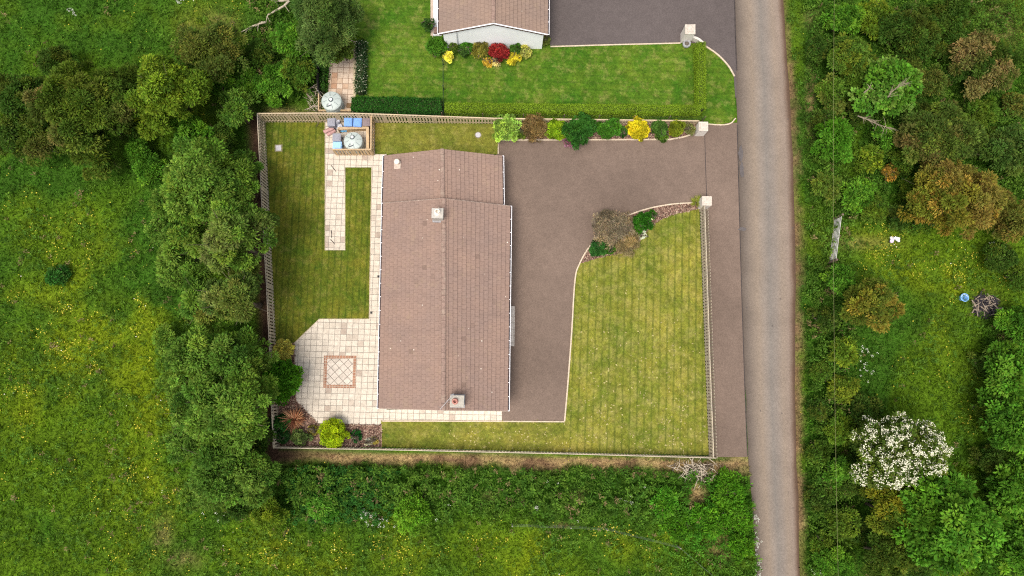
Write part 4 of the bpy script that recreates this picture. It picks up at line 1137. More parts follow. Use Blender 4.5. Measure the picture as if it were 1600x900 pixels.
mb = MB(); mb.lathe([(1.2, -.1), (.8, .08), (.3, .18), (.01, .2)], c, 16); mb.build("ash_mound", BURN, t)
def stick_pile(u, v, sx, sy, n, label, name="brushwood_pile"):
    c = P(u, v, 0); t = empty(name, c, label, "brushwood", "cut branch heaps"); mats = (DEADWOOD, m_plain("pale_cut", (.44, .37, .29), .85), BARK); mbs = [MB(), MB(), MB()]
    for k in range(n):
        p = c + Vector((r.gauss(0, sx), r.gauss(0, sy), r.uniform(.05, .45))); d = Vector((r.gauss(.6, 1), r.gauss(-.3, 1), r.gauss(0, .2))).normalized() * r.uniform(.15, .6)
        mbs[k % 3].tube([p - d, p + Vector((r.gauss(0, .04), r.gauss(0, .04), .03)), p + d], [.028, .024, .012], 5)
    for m_, q in zip(mbs, mats): q and m_.build("branches", q, t)
stick_pile(1095, 735, .55, .38, 110, "heap of pale cut branches below the end of the double fence")
stick_pile(1071, 733, .7, .22, 60, "low scatter of cut branches along the low fence foot")
stick_pile(493, 158, .28, .7, 60, "grey bundle of old laths beside the neighbour's oil tank")
TWIG = m_plain('dry_twig', (.22, .18, .125), .9, .3, 7)
def fallen(label, pts, rad, twigs, seed):
    rr = random.Random(seed); p = [P(u, v, z) for u, v, z in pts]; t = empty("fallen_branch", p[0], label, "branch", "bare dead branches")
    DW = DEADWOOD if seed in (1, 2, 12) else TWIG
    mb = MB(); n = len(p); mb.tube(p, [rad * (1 - .65 * i / (n - 1)) for i in range(n)], 8); mb.build("limb", DW, t, smooth=True)
    mb = MB()
    for _ in range(twigs):
        i = rr.randrange(1, n); a = p[i - 1].lerp(p[i], rr.random()); d = ((p[i] - p[i - 1]).normalized() + Vector((rr.gauss(0, .6), rr.gauss(0, .6), rr.gauss(0, .3)))).normalized() * rr.uniform(.3, .9)
        mb.tube([a, a + d * .5 + Vector((0, 0, .05)), a + d], [rad * .4, rad * .28, rad * .1], 5)
    mb.build("twigs", DW, t)
fallen("long crooked pale dead branch near the top edge", [(452, 1, 1.4), (444, 9, 1.2), (430, 17, .9), (419, 23, .7), (417, 27, .5), (421, 31, .3)], .10, 5, 1)
fallen("pale dead branch pointing at the meadow below the crooked one", [(415, 34.5, .9), (403, 37.5, .8), (392, 42, .6), (377, 50, .4)], .09, 10, 2)
fallen("thick bleached branch stub lying across the top edge", [(451, -1, 1.3), (440, 1.5, 1.2), (424, 1, 1.0)], .12, 3, 12)
fallen("bare forked branch poking out below the bright maple crown", [(1340, 181, 3.2), (1356, 187, 3.4), (1370, 194, 3.4), (1391, 200, 3.2)], .06, 26, 3)
fallen("grey dead twigs showing in the middle of the maple crown", [(1387, 152, 8.2), (1394, 143, 8.4), (1402, 136, 8.5), (1412, 131, 8.5)], .05, 22, 4)
fallen("short dead limb on the shaded side of the maple crown", [(1350, 145, 5.6), (1356, 140, 5.8), (1360, 136, 5.8)], .07, 4, 5)
# overhead line along the lane hedge
t = empty("overhead_line", P(1309, -300, 0), "thin overhead cable running along the lane hedge", "cable")
a, b_ = P(1309, -300, 6.5), P(1318, 1200, 6.5)
mb = MB(); mb.tube([a.lerp(b_, k / 20) - Vector((0, 0, 1.0 * (1 - (2 * k / 20 - 1) ** 2))) for k in range(21)], .011, 5); mb.build("cable", m_plain("cable_grey", (.16, .17, .06), .6), t)
for e in (a, b_):
    mb = MB(); mb.tube([Vector((e.x, e.y, -.3)), Vector((e.x, e.y, 7.2))], [.15, .11], 9); mb.build("pole", BARK, t)

# ------------------------------------------------------------------ hedges
def hedge(label, px, w, h, pal, leaf=.09, dens=2.0, group="clipped hedges", cream=None, rough=.05):
    r = rng_next(); pts = [np.array(p) for p in PP(px)]; org = Vector(pts[0])
    t = empty("hedge", org, label, "hedge", group)
    core = MB(); core.ribbon([tuple(p) for p in pts], w - .22, -.1, h - .14)
    core.build("branches", m_plain("hedge_core", (.03, .045, .012), .95, .4, 8), t)
    out = [[], [], [], [], [], []]
    pc = np.array([p[1] for p in pal]); pw_ = np.array([p[0] for p in pal], float); pw_ /= pw_.sum()
    for i in range(len(pts) - 1):
        a, b_ = pts[i], pts[i + 1]; L = np.linalg.norm(b_ - a); d = (b_ - a) / L; nr = np.array([-d[1], d[0], 0])
        per = w + 2 * h; n = int(dens * L * per / (leaf * leaf * .3))
        s = r.random(n) * L; q = r.uniform(-per / 2, per / 2, n)
        top = np.abs(q) < w / 2
        off = np.where(top, q, np.sign(q) * w / 2); z = np.where(top, h, h - (np.abs(q) - w / 2))
        z = np.maximum(z, .03)
        N = np.where(top[:, None], np.array([0, 0, 1.0]), np.sign(q)[:, None] * nr)
        ps = a + d * s[:, None] + nr * off[:, None] + np.array([0, 0, 1]) * z[:, None]
        ps[:, 2] = z
        bumpy = (fbm(ps[:, 0] + z, ps[:, 1], .8, 3, 2) - .5)[:, None] * .14
        ps = ps + N * (r.normal(size=(n, 1)) * rough + bumpy) - np.array([0, 0, .06])
        dr = unit(N * .45 + r.normal(size=(n, 3)) * .8)
        c = pc[r.choice(len(pc), n, p=pw_)] * r.uniform(.72, 1.28, (n, 1)) * (0.8 + .4 * fbm(ps[:, 0], ps[:, 1], 1.2, 8, 2))[:, None]
        if cream is not None:
            k = r.random(n) < cream[0]; c[k] = np.array(cream[1]) * r.uniform(.8, 1.1, (k.sum(), 1))
        LL = leaf * r.uniform(.7, 1.35, n)
        for o_, x in zip(out, (ps, dr, N + r.normal(size=(n, 3)) * .5, LL, LL * .55, c)): o_.append(x)
    ps, dr, N, LL, WW, c = [np.concatenate(o_) for o_ in out]
    leaf_mesh("foliage", ps, dr, N, LL, WW, c, parent=t, origin=org)
    return t
DG = [(3, (.03, .12, .015)), (1, (.05, .165, .022)), (1, (.02, .075, .014))]
LG = [(3, (.21, .33, .022)), (2, (.26, .38, .034)), (1, (.14, .25, .018))]
hedge("broad dark green hedge behind the long board fence", [(553, 171), (691, 173)], 1.15, 1.15, DG, .12)
hedge("pale green clipped hedge along the foot of the neighbour's front lawn", [(696, 173.5), (900, 175.5), (1090, 177)], .62, .9, LG, .07)
hedge("upright pale green hedge between neighbour's lawn and lane verge", [(1090.5, 74), (1091, 130), (1091, 177)], .62, 1.0, LG, .07)
hedge("narrow variegated hedge edging the neighbour's paved path", [(566, 70), (566.5, 110), (565, 150)], .6, .9, [(2, (.04, .085, .03)), (1, (.025, .06, .02))], .13, 1.6, "clipped hedges", (.13, (.5, .5, .36)), .1)
hedge("ivy strip against the black panel fence", [(509.5, 84), (508, 120), (506.5, 146)], .38, .7, [(2, (.035, .11, .015)), (1, (.06, .14, .02))], .13, 1.3, None, None, .1)

# ------------------------------------------------------------------ garden shrubs
def pl(*c, s=.55):
    """palette round one colour"""
    c = np.array(c)
    return [(3, c), (2, c * np.array([1.3, 1.2, 1.1])), (2, c * s)]
GA = "shrubs in the bed above the driveway"
bush(790, 201, 22, 1.25, pl(.22, .36, .085), "pale apple green round shrub at the lawn end of the bed", group=GA, leaf=.15)
bush(836, 197, 21, 1.5, pl(.16, .115, .06), "bronze brown wispy shrub next to the lime one", group=GA, leaf=.16, wfrac=.22, dens=.9)
bush(866, 203, 17, 1.0, pl(.17, .29, .018), "lime green shrub squeezed between bronze and dark green ones", group=GA, leaf=.13)
bush(907, 203, 25, 1.7, pl(.028, .10, .02), "biggest dark green shrub overhanging the driveway kerb", group=GA, leaf=.15)
bush(951, 202, 17, 1.1, pl(.045, .14, .018), "mid green shrub between the biggest dark one and the golden one", group=GA, leaf=.13)
bush(997, 202, 17, .8, pl(.38, .35, .02, s=.7), "golden yellow round shrub in the driveway bed", group=GA, leaf=.1, lobes=5, lobe=(.65, .82), sub=.16)
bush(1030, 201, 12.5, .95, pl(.075, .17, .04), "neat blue green ball shrub between golden and olive ones", group=GA, leaf=.08, lobes=3, lobe=(.75, .9), sub=.14)
bush(1057, 201, 12.5, .95, pl(.125, .165, .018), "neat olive ball shrub nearest the gate pillar", group=GA, leaf=.08, lobes=3, lobe=(.75, .9), sub=.14)
bush(888, 221, 8, .5, pl(.26, .12, .24), "small purple flowering plant on the kerb under the dark shrub", group=GA, leaf=.1, dens=1.3)
bush(972, 205, 9, .5, pl(.03, .085, .02), "tiny dark shrub left of the golden one", group=GA, leaf=.1)
bush(1076, 202, 9, .6, pl(.14, .16, .07), "thin grey green plant squeezed behind the gate pillar", group=GA, leaf=.13, dens=.8, wfrac=.3)
bush(1034, 213, 9, .25, pl(.07, .15, .02), "low creeping green plant below the blue green ball", group=GA, leaf=.1, dens=1.2)
bush(815, 209, 9, .35, pl(.08, .14, .025), "low green plant under the bronze shrub", group=GA, leaf=.1, dens=1.0)
GBd = "shrubs in the curved lawn bed"
bush(958, 356, 30, 1.5, pl(.19, .16, .14, s=.65), "large twiggy grey brown shrub on the bend of the kerb", group=GBd, leaf=.2, wfrac=.13, dens=.8, lobes=9)
bush(978, 379, 23, 1.0, pl(.19, .155, .105, s=.6), "lower twiggy brown shrub spreading onto the front lawn", group=GBd, leaf=.18, wfrac=.13, dens=.7, lobes=7)
bush(1005, 348, 15.5, 1.0, pl(.03, .125, .014), "deep green shrub beside the pale blue flowers", group=GBd, leaf=.14)
bush(993, 362, 9.5, .7, pl(.045, .14, .016), "small green shrub between twiggy and deep green ones", group=GBd, leaf=.12)
bush(1019, 335, 6.5, .5, pl(.035, .12, .016), "tiny green shrub near the kerb above the deep green one", group=GBd, leaf=.1)
bush(935, 388, 13.5, .85, pl(.028, .10, .028), "dark bluish green shrub by the lower end of the bed", group=GBd, leaf=.1)
bush(953, 390, 8.5, .55, pl(.04, .15, .016), "bright small shrub touching the dark bluish one", group=GBd, leaf=.11)
bush(1002, 367, 6, .35, pl(.62, .70, .78, s=.8), "pale blue white flower clump at the lawn edge of the bed", "flower_clump", GBd, "flowers", leaf=.12)
bush(950, 371, 6.5, .35, pl(.66, .6, .5, s=.6), "cream flower clump in front of the twiggy shrub", "flower_clump", GBd, "flowers", leaf=.12, dens=.9)
bush(1018, 339, 3.5, .3, pl(.8, .8, .74, s=.8), "tiny white flower tuft in the curved bed", "flower_clump", GBd, "flowers", leaf=.1)
spiky(1087, 317, 11, .9, [(.30, .33, .05), (.22, .28, .04), (.36, .36, .08)], "yellow green strappy plant beside the cream pillar", n=90, w=.06)
GC = "shrubs around the patio"
bush(442, 549, 15.5, 1.3, pl(.36, .35, .10, s=.6), "cream and gold variegated round shrub against the fence", group=GC, leaf=.1, lobes=4, lobe=(.7, .88), sub=.18)
bush(441, 594, 31, 2.4, pl(.055, .17, .016), "large bright green shrub hanging over the patio edge", group=GC, leaf=.2, lobes=8)
spiky(463, 655, 19, 1.3, [(.50, .24, .13), (.34, .15, .09), (.62, .36, .2)], "rust red spiky plant at the cut patio corner", n=170, w=.075)
bush(437, 663, 14, 1.3, pl(.022, .085, .022), "dark glossy shrub in the fence corner", group=GC, leaf=.15)
bush(441, 683, 9, .9, pl(.022, .07, .024), "low dark shrub at the bottom of the fence corner", group=GC, leaf=.13)
bush(468, 684, 13.5, .8, pl(.085, .135, .05), "grey green shrub beside the spiky plant", group=GC, leaf=.1)
bush(521, 678, 19.5, 1.05, pl(.22, .32, .014, s=.6), "acid lime ball shrub at the patio foot", group=GC, leaf=.1, lobes=4, lobe=(.7, .88), sub=.18)
bush(557, 682, 7.5, .45, pl(.015, .085, .024), "small dark green plant right of the lime ball", group=GC, leaf=.12)
bush(553.5, 682.5, 2.5, .5, pl(.85, .85, .82, s=.9), "single white bloom on the small dark plant", "flower_clump", GC, "flowers", leaf=.1)
bush(577, 690, 5, .3, pl(.42, .42, .46, s=.8), "grey silver plant at the end of the bark bed", group=GC, leaf=.12)
bush(585, 689, 5, .25, pl(.36, .33, .10, s=.7), "small straw coloured tuft beside the silver plant", group=GC, leaf=.1, dens=1)
bush(490, 672, 7, .3, pl(.2, .19, .05, s=.6), "thin yellowish tuft between spiky plant and lime ball", group=GC, leaf=.12, dens=.7, wfrac=.25)
GD = "shrubs below the neighbour's gable"
bush(683, 75, 16, 1.4, pl(.05, .14, .018), "rounded green shrub at the corner of the white gable", group=GD, leaf=.15)
bush(700, 89, 8, 1.1, pl(.62, .58, .10, s=.75), "pale yellow upright shrub standing out on the lawn", group=GD, leaf=.1)
bush(724, 79, 10, 1.0, pl(.05, .11, .03), "dark mixed shrub under the drainpipe", group=GD, leaf=.12)
bush(709, 75, 8, .9, pl(.06, .11, .02), "olive low shrub next to the corner shrub", group=GD, leaf=.12)
bush(729, 73, 9, 1.1, pl(.05, .17, .02), "fresh green shrub close against the gable wall", group=GD, leaf=.12)
bush(749, 77, 14, 1.1, pl(.14, .14, .035), "bronze green grassy shrub left of the red one", group=GD, leaf=.2, wfrac=.2, dens=1.3)
bush(780, 79, 16, 1.2, pl(.19, .022, .03, s=.6), "crimson leaved shrub in the gable bed", group=GD, leaf=.12)
bush(806, 76, 10, .9, pl(.04, .10, .02), "small dark green shrub right of the crimson one", group=GD, leaf=.12)
bush(804, 90, 10, .5, pl(.36, .34, .035, s=.7), "low yellow shrub in front of the crimson one", group=GD, leaf=.12)
bush(821, 81, 12, .6, pl(.30, .32, .10, s=.5), "loose variegated shrub tapering to the lawn", group=GD, leaf=.14, dens=1.2)
bush(763, 97, 7, .4, pl(.46, .33, .06, s=.7), "orange yellow tuft at the bed's front edge", group=GD, leaf=.11)
bush(774, 96, 6.5, .4, pl(.62, .55, .34, s=.7), "creamy white tuft under the crimson shrub", group=GD, leaf=.11)
bush(853, 63, 7, .6, pl(.13, .17, .045), "small potted looking shrub at the driveway corner of the gable", group=GD, leaf=.12)
bush(669, 38, 9, .9, pl(.03, .075, .02), "dark shrub against the side path of the white house", group=GD, leaf=.14)

# ------------------------------------------------------------------ trees
OLIVE = [(4, (.060, .10, .016)), (3, (.042, .078, .013)), (2, (.088, .122, .022))]
ASH = [(4, (.088, .165, .03)), (2, (.12, .20, .038)), (2, (.058, .125, .022))]
ASHD = [(4, (.068, .14, .025)), (2, (.095, .165, .033)), (2, (.045, .105, .02))]
YELG = [(4, (.09, .15, .018)), (2, (.135, .195, .022)), (3, (.065, .12, .016))]
DARK = [(4, (.034, .075, .014)), (2, (.048, .09, .018)), (2, (.056, .082, .016))]
MAPLE = [(4, (.07, .175, .024)), (2, (.13, .235, .055)), (2, (.045, .125, .018))]
ORNG = [(3, (.165, .155, .026)), (3, (.12, .145, .024)), (2, (.22, .155, .035))]
GRN = [(4, (.06, .155, .018)), (2, (.09, .195, .024)), (2, (.04, .11, .014))]
TL = "trees along the back fence and meadow"
tree(38, 158, 62, 7.5, DARK, "dark tree at the very left edge of the top meadow row", group=TL)
tree(130, 168, 84, 9.5, OLIVE, "widest olive tree in the top meadow row", group=TL, lobes=12, tip=(.20, .17, .05))
tree(150, 238, 42, 5.5, OLIVE, "lower olive crown below the widest olive tree", group=TL)
tree(62, 222, 40, 5.5, OLIVE, "olive crown with brownish tips in the shade of the dark tree", group=TL, tip=(.2, .16, .05))
tree(262, 148, 72, 7.5, YELG, "yellow green tree between the olive one and the fence corner", group=TL, lobes=11)
tree(328, 82, 58, 6.0, [(3, (.08, .105, .026)), (3, (.055, .085, .02)), (1, (.11, .12, .03))], "thin brownish olive tree above the yellow green one", group=TL, dens=1.3, gap=.2)
tree(368, 170, 36, 5.0, ASHD, "small green tree just outside the fence corner", group=TL, dens=1.4)
tree(298, 205, 34, 4.5, GRN, "low bright tree under the yellow green one", group=TL)
tree(318, 282, 78, 8.5, ASH, "grey green ash topmost in the row along the back fence", group=TL, lobes=12)
tree(372, 262, 34, 7.0, ASHD, "slim dark tree leaning over the upper back fence", group=TL)
tree(290, 385, 52, 7.0, ASH, "grey green tree on the meadow side of the fence row", group=TL, lobes=8)
tree(358, 372, 66, 9.5, ASH, "tall pale ash pressing on the middle of the back fence", group=TL, lobes=11, tip=(.15, .17, .05))
tree(360, 462, 54, 9.5, [(3, (.10, .14, .035)), (3, (.065, .11, .028)), (1, (.13, .16, .05))], "pale feathery ash level with the lower back lawn", group=TL, lobes=10)
tree(310, 470, 48, 6.0, ASH, "rounded tree behind the pale feathery ash", group=TL, tip=(.18, .17, .03))
tree(318, 560, 60, 7.0, ASH, "grey ash level with the patio top", group=TL, lobes=9)
tree(372, 560, 50, 8.0, ASHD, "dark ash beside the variegated patio shrub", group=TL)
tree(362, 635, 72, 9.0, ASH, "big dull green ash beside the patio corner", group=TL, lobes=12)
tree(305, 645, 44, 6.0, ASHD, "greyish tree on the meadow side of the big dull ash", group=TL)
tree(340, 728, 62, 7.0, ASHD, "spreading ash at the foot of the fence row", group=TL, lobes=10)
tree(392, 748, 40, 6.0, ASHD, "dark tree at the outer fence corner", group=TL)
tree(404, 690, 20, 4.5, DARK, "narrow dark tree hiding the end of the back fence", group=TL)
tree(418, 803, 30, 2.6, YELG, "yellow green bush below the fence row", "wild_shrub", TL, "shrub", leaf=.22, wfrac=.25)
tree(362, 790, 34, 3.5, DARK, "dark leafy thicket under the spreading ash", "wild_shrub", TL, "shrub", leaf=.25)
tree(505, 32, 62, 8.0, [(4, (.075, .13, .04)), (2, (.10, .16, .055)), (2, (.045, .09, .025))], "willow like tree overhanging the neighbour's path", group=TL, lobes=11, wfrac=.24)
tree(455, 60, 34, 4.5, GRN, "dark green thicket tree under the willow like one", group=TL)
tree(535, 78, 22, 4.5, [(4, (.10, .15, .03)), (2, (.07, .12, .025))], "low branch of pale leaves above the path end", group=TL)
tree(430, 130, 34, 2.4, GRN, "wild green bush above the long board fence", "wild_shrub", TL, "shrub", leaf=.24)
tree(470, 110, 30, 2.6, [(3, (.05, .11, .016)), (2, (.09, .13, .02))], "wild bush against the black panel fence", "wild_shrub", TL, "shrub", leaf=.22)
tree(405, 85, 30, 2.2, DARK, "dark wild bush below the fallen branches", "wild_shrub", TL, "shrub", leaf=.24)
tree(90, 432, 17, .7, [(3, (.025, .09, .018)), (1, (.05, .12, .03))], "lone dark clump in the open left meadow", "wild_shrub", TL, "shrub", leaf=.24)
for (bu, bv, br, bh, lb) in ((262, 318, 34, 2.6, "ragged bush against the meadow side of the topmost ash"), (248, 360, 26, 2.0, "low ragged bush in the long grass near the tall pale ash"), (270, 432, 30, 2.4, "ragged bush between the lone dark clump and the feathery ash"),
        (268, 540, 32, 2.4, "ragged bush on the meadow side of the grey ash"), (278, 602, 30, 2.4, "greyish ragged bush below the grey ash"), (282, 690, 30, 2.2, "ragged bush beside the spreading ash"), (306, 770, 28, 2.0, "ragged bush at the lower end of the fence row"), (215, 232, 30, 2.0, "bush in the deep shade of the widest olive tree"), (235, 262, 30, 1.8, "low bush in the shadowed gap above the meadow")):
    tree(bu, bv, br, bh, ASH if bv > 280 else GRN, lb, "wild_shrub", TL, "shrub", leaf=.22, lobes=8, dens=1.6)
TR = "trees and bushes across the lane"
tree(1372, 30, 34, 5.0, YELG, "yellow green tree top left of the wood across the lane", group=TR)
tree(1432, 42, 56, 8.5, DARK, "dark round tree beside the yellow green one", group=TR, lobes=10)
tree(1490, 18, 34, 7.0, DARK, "dark tree cut by the top edge of the wood", group=TR)
tree(1394, 134, 56, 9.5, MAPLE, "bright green maple with bare twigs across the lane", group=TR, leaf=.3, wfrac=.6, lobes=11)
tree(1545, 98, 60, 9.0, DARK, "dark tree with tan tips right of the maple", group=TR, lobes=11, tip=(.30, .22, .08))
tree(1452, 130, 34, 5.5, [(3, (.065, .10, .022)), (2, (.10, .115, .028))], "brownish tree in the gap behind the maple", group=TR)
tree(1472, 215, 72, 8.5, [(3, (.07, .11, .024)), (3, (.05, .085, .02)), (1, (.10, .125, .03))], "broad olive tree above the orange one", group=TR, lobes=12, tip=(.17, .13, .04))
tree(1585, 235, 48, 7.0, [(3, (.05, .10, .024)), (2, (.075, .12, .03))], "green tree on the right edge above the orange one", group=TR)
tree(1505, 308, 78, 9.0, ORNG, "large orange tinted tree across the lane", group=TR, lobes=13, tip=(.22, .16, .04))
tree(1580, 338, 42, 6.0, [(3, (.13, .105, .03)), (2, (.09, .10, .024))], "rusty brown tree at the right edge beside the orange one", group=TR)
tree(1590, 165, 26, 4.5, [(3, (.075, .11, .026)), (1, (.12, .12, .03))], "small brown tree on the right edge", group=TR)
tree(1306, 217, 36, 3.4, [(4, (.045, .13, .012)), (2, (.06, .155, .018))], "vivid green dense bush in the lane hedge", "wild_shrub", TR, "shrub", leaf=.22, wfrac=.5)
tree(1360, 246, 21, 3.0, YELG, "small yellow bush beside the vivid green one", "wild_shrub", TR, "shrub", leaf=.24)
tree(1391, 268, 15, 1.6, [(3, (.26, .16, .04)), (2, (.15, .13, .03))], "little orange bush left of the orange tree", "wild_shrub", TR, "shrub", leaf=.2)
tree(1425, 296, 20, 2.0, YELG, "low yellow bush touching the orange tree", "wild_shrub", TR, "shrub", leaf=.2)
tree(1385, 215, 26, 3.2, GRN, "green bush under the bare forked branch", "wild_shrub", TR, "shrub", leaf=.26)
tree(1330, 90, 40, 3.6, [(3, (.065, .125, .022)), (2, (.10, .14, .02))], "mid green bush left of the maple", "wild_shrub", TR, "shrub", leaf=.24, lobes=9)
tree(1318, 30, 34, 3.0, GRN, "green bush at the top of the lane hedge", "wild_shrub", TR, "shrub", leaf=.24)
tree(1300, 145, 30, 2.4, [(3, (.06, .12, .02)), (1, (.10, .13, .03))], "shaggy bush in the lane hedge above the vivid one", "wild_shrub", TR, "shrub", leaf=.24)
tree(1292, 290, 26, 2.2, [(3, (.075, .13, .024)), (1, (.11, .15, .03))], "shaggy bush in the lane hedge above the field gate", "wild_shrub", TR, "shrub", leaf=.24)
tree(1340, 300, 30, 2.4, GRN, "dark green bush right of the shaggy one above the gate", "wild_shrub", TR, "shrub", leaf=.26)
tree(1362, 476, 48, 6.0, [(3, (.12, .135, .024)), (2, (.08, .11, .02)), (1, (.17, .15, .03))], "olive yellow tree below the field gate", group=TR, lobes=10)
tree(1312, 440, 28, 3.0, GRN, "dark green bush just below the field gate", "wild_shrub", TR, "shrub", leaf=.24)
tree(1317, 548, 27, 3.0, YELG, "yellow green bush under the olive yellow tree", "wild_shrub", TR, "shrub", leaf=.24)
tree(1316, 607, 25, 2.6, [(3, (.12, .16, .02)), (2, (.08, .13, .018))], "light bush midway down the lower lane hedge", "wild_shrub", TR, "shrub", leaf=.22)
tree(1312, 668, 25, 2.6, [(3, (.09, .15, .018)), (2, (.06, .12, .016))], "fresh green bush level with the white blossom tree", "wild_shrub", TR, "shrub", leaf=.22)
tree(1308, 735, 26, 2.4, GRN, "green bush in the hedge below the fresh green one", "wild_shrub", TR, "shrub", leaf=.22)
tree(1318, 815, 26, 2.6, [(3, (.085, .14, .02)), (2, (.06, .11, .016))], "dull green bush near the bottom of the lane hedge", "wild_shrub", TR, "shrub", leaf=.22)
tree(1305, 880, 28, 2.6, GRN, "last green bush at the bottom of the lane hedge", "wild_shrub", TR, "shrub", leaf=.22)
tree(1412, 708, 72, 6.5, [(3, (.06, .10, .02)), (2, (.09, .13, .03))], "tree covered in white blossom across the lane", "blossom_tree", TR, lobes=12, blossom=(950, .15, (.86, .83, .64)))
tree(1490, 822, 84, 8.0, GRN, "large leafy green tree right below the blossom tree", group=TR, lobes=13, leaf=.32, wfrac=.5)
tree(1395, 800, 46, 5.0, [(3, (.10, .135, .018)), (2, (.15, .16, .02)), (1, (.06, .10, .014))], "yellow tinged tree under the blossom tree", group=TR)
tree(1390, 872, 46, 5.0, OLIVE, "olive tree on the bottom edge across the lane", group=TR)
tree(1582, 585, 48, 7.5, GRN, "upper green tree of the right edge row", group=TR, leaf=.3, wfrac=.5)
tree(1588, 668, 56, 8.5, GRN, "middle green tree of the right edge row", group=TR, leaf=.3, wfrac=.5)
tree(1590, 765, 50, 8.5, GRN, "shaded green tree of the right edge row", group=TR, leaf=.3, wfrac=.5)
tree(1592, 865, 52, 7.5, GRN, "bottom green tree of the right edge row", group=TR, leaf=.3, wfrac=.5)
tree(1588, 508, 30, 3.5, GRN, "small leafy tree beyond the burnt heap", "wild_shrub", TR, "shrub", leaf=.26)
tree(1350, 640, 26, 2.5, DARK, "dark bush between lane hedge and blossom tree", "wild_shrub", TR, "shrub", leaf=.24)
fill = [(1275, 75, 24, 1.8, "first low shaggy bush of the upper lane hedge"), (1340, 130, 28, 2.6, "mid green bush tucked between hedge line and maple"), (1282, 185, 24, 1.8, "shaggy bush between vivid bush and lane verge"), (1345, 175, 24, 2.6, "dark bush just left of the maple's bare limb"),
    (1418, 90, 30, 4.0, "green infill tree above the maple crown"), (1495, 70, 34, 4.5, "green infill tree between the two dark ones"), (1440, 175, 28, 3.5, "green bush right of the forked branch"), (1530, 175, 34, 4.0, "green infill tree below the tan tipped one"), (1540, 220, 30, 4.0, "green bush between olive tree and right edge"),
    (1415, 250, 26, 2.8, "green bush between the yellow bush and olive tree"), (1455, 285, 22, 2.4, "dark green bush under the olive tree"), (1365, 325, 26, 2.0, "leafy bush at the top of the yellow meadow"), (1405, 338, 24, 1.8, "leafy low bush left of the orange tree's foot"), (1440, 345, 24, 1.8, "low bush in front of the orange tree"),
    (1560, 400, 28, 2.0, "green bush below the rusty tree"), (1590, 430, 26, 2.0, "low green bush on the right edge of the yellow meadow"), (1288, 500, 24, 1.8, "green bush on the verge below the field gate"), (1285, 580, 22, 1.6, "low verge bush beside the yellow green one"), (1282, 640, 22, 1.6, "low verge bush beside the light hedge bush"),
    (1280, 705, 22, 1.6, "low verge bush level with the blossom tree"), (1282, 780, 22, 1.6, "low verge bush in the lower lane hedge"), (1285, 850, 22, 1.6, "lowest verge bush by the lane"), (1345, 760, 26, 2.4, "dark bush in the gap left of the yellow tinged tree"), (1350, 700, 26, 2.2, "dark bush hugging the blossom tree"), (1340, 830, 24, 2.2, "dark bush left of the bottom olive tree"),
    (1545, 640, 28, 3.0, "green bush in front of the right edge row"), (1545, 560, 24, 2.2, "low green bush at the head of the right edge row"), (1548, 720, 26, 3.0, "dark bush between the large leafy tree and edge row"), (1440, 880, 30, 3.0, "green bush on the bottom edge under the large leafy tree")]
for i, (bu, bv, br, bh, lb) in enumerate(fill):
    tree(bu, bv, br, bh, (DARK, [(3, (.05, .105, .016)), (2, (.075, .125, .018))], DARK)[2 if "dark" in lb else i % 2], lb, "wild_shrub", TR, "shrub", leaf=.2, lobes=8, dens=1.7)
for (bu, bv, br, bh, pal_, lb) in ((195, 120, 30, 3.0, OLIVE, "olive bush linking the widest olive and yellow green trees"), (205, 185, 32, 3.2, DARK, "dark bush in the gap right of the widest olive tree"), (300, 120, 30, 3.2, DARK, "dark bush under the thin brownish tree"), (345, 130, 28, 2.8, GRN, "green bush below the thin brownish tree"),
        (90, 95, 34, 3.2, DARK, "dark bush along the top of the meadow row"), (20, 215, 34, 3.2, DARK, "dark bush on the left edge of the meadow row"), (385, 125, 26, 2.4, GRN, "green bush between brownish tree and board fence"), (345, 215, 26, 3.0, DARK, "dark bush behind the fence corner soil")):
    tree(bu, bv, br, bh, pal_, lb, "wild_shrub", TL, "shrub", leaf=.2, lobes=8, dens=1.7)
TB = "wild bushes in the rough below the house"
tree(642, 803, 30, 1.5, [(3, (.075, .18, .016)), (2, (.10, .21, .022))], "bright lime green bush in the rough below the house", "wild_shrub", TB, "shrub", leaf=.22, wfrac=.4)
tree(505, 790, 22, 1.5, [(3, (.05, .16, .02)), (2, (.08, .19, .03))], "fresh green bush amid the dark weeds", "wild_shrub", TB, "shrub", leaf=.2)
tree(1040, 785, 24, 1.3, [(3, (.06, .19, .018)), (2, (.09, .23, .025))], "pale bracken clump beside the straw patch", "wild_shrub", TB, "shrub", leaf=.3, wfrac=.3)

for (bu, bv, br, bh, lb) in ((1140, 765, 28, 1.3, "bracken clump nearest the dry corner beside the lane"), (1152, 800, 26, 1.2, "bracken clump on the bank against the lane edge"), (1108, 812, 28, 1.2, "bracken clump above the brown bare patch"), (1060, 818, 26, 1.0, "bracken clump where the thin wire fence bends"), (1158, 852, 22, 1.1, "lowest bracken clump on the lane bank")):
    tree(bu, bv, br, bh, [(3, (.055, .16, .012)), (2, (.075, .19, .016)), (1, (.04, .12, .012))], lb, "wild_shrub", TB, "shrub", leaf=.26, wfrac=.3, lobes=9, dens=1.5)

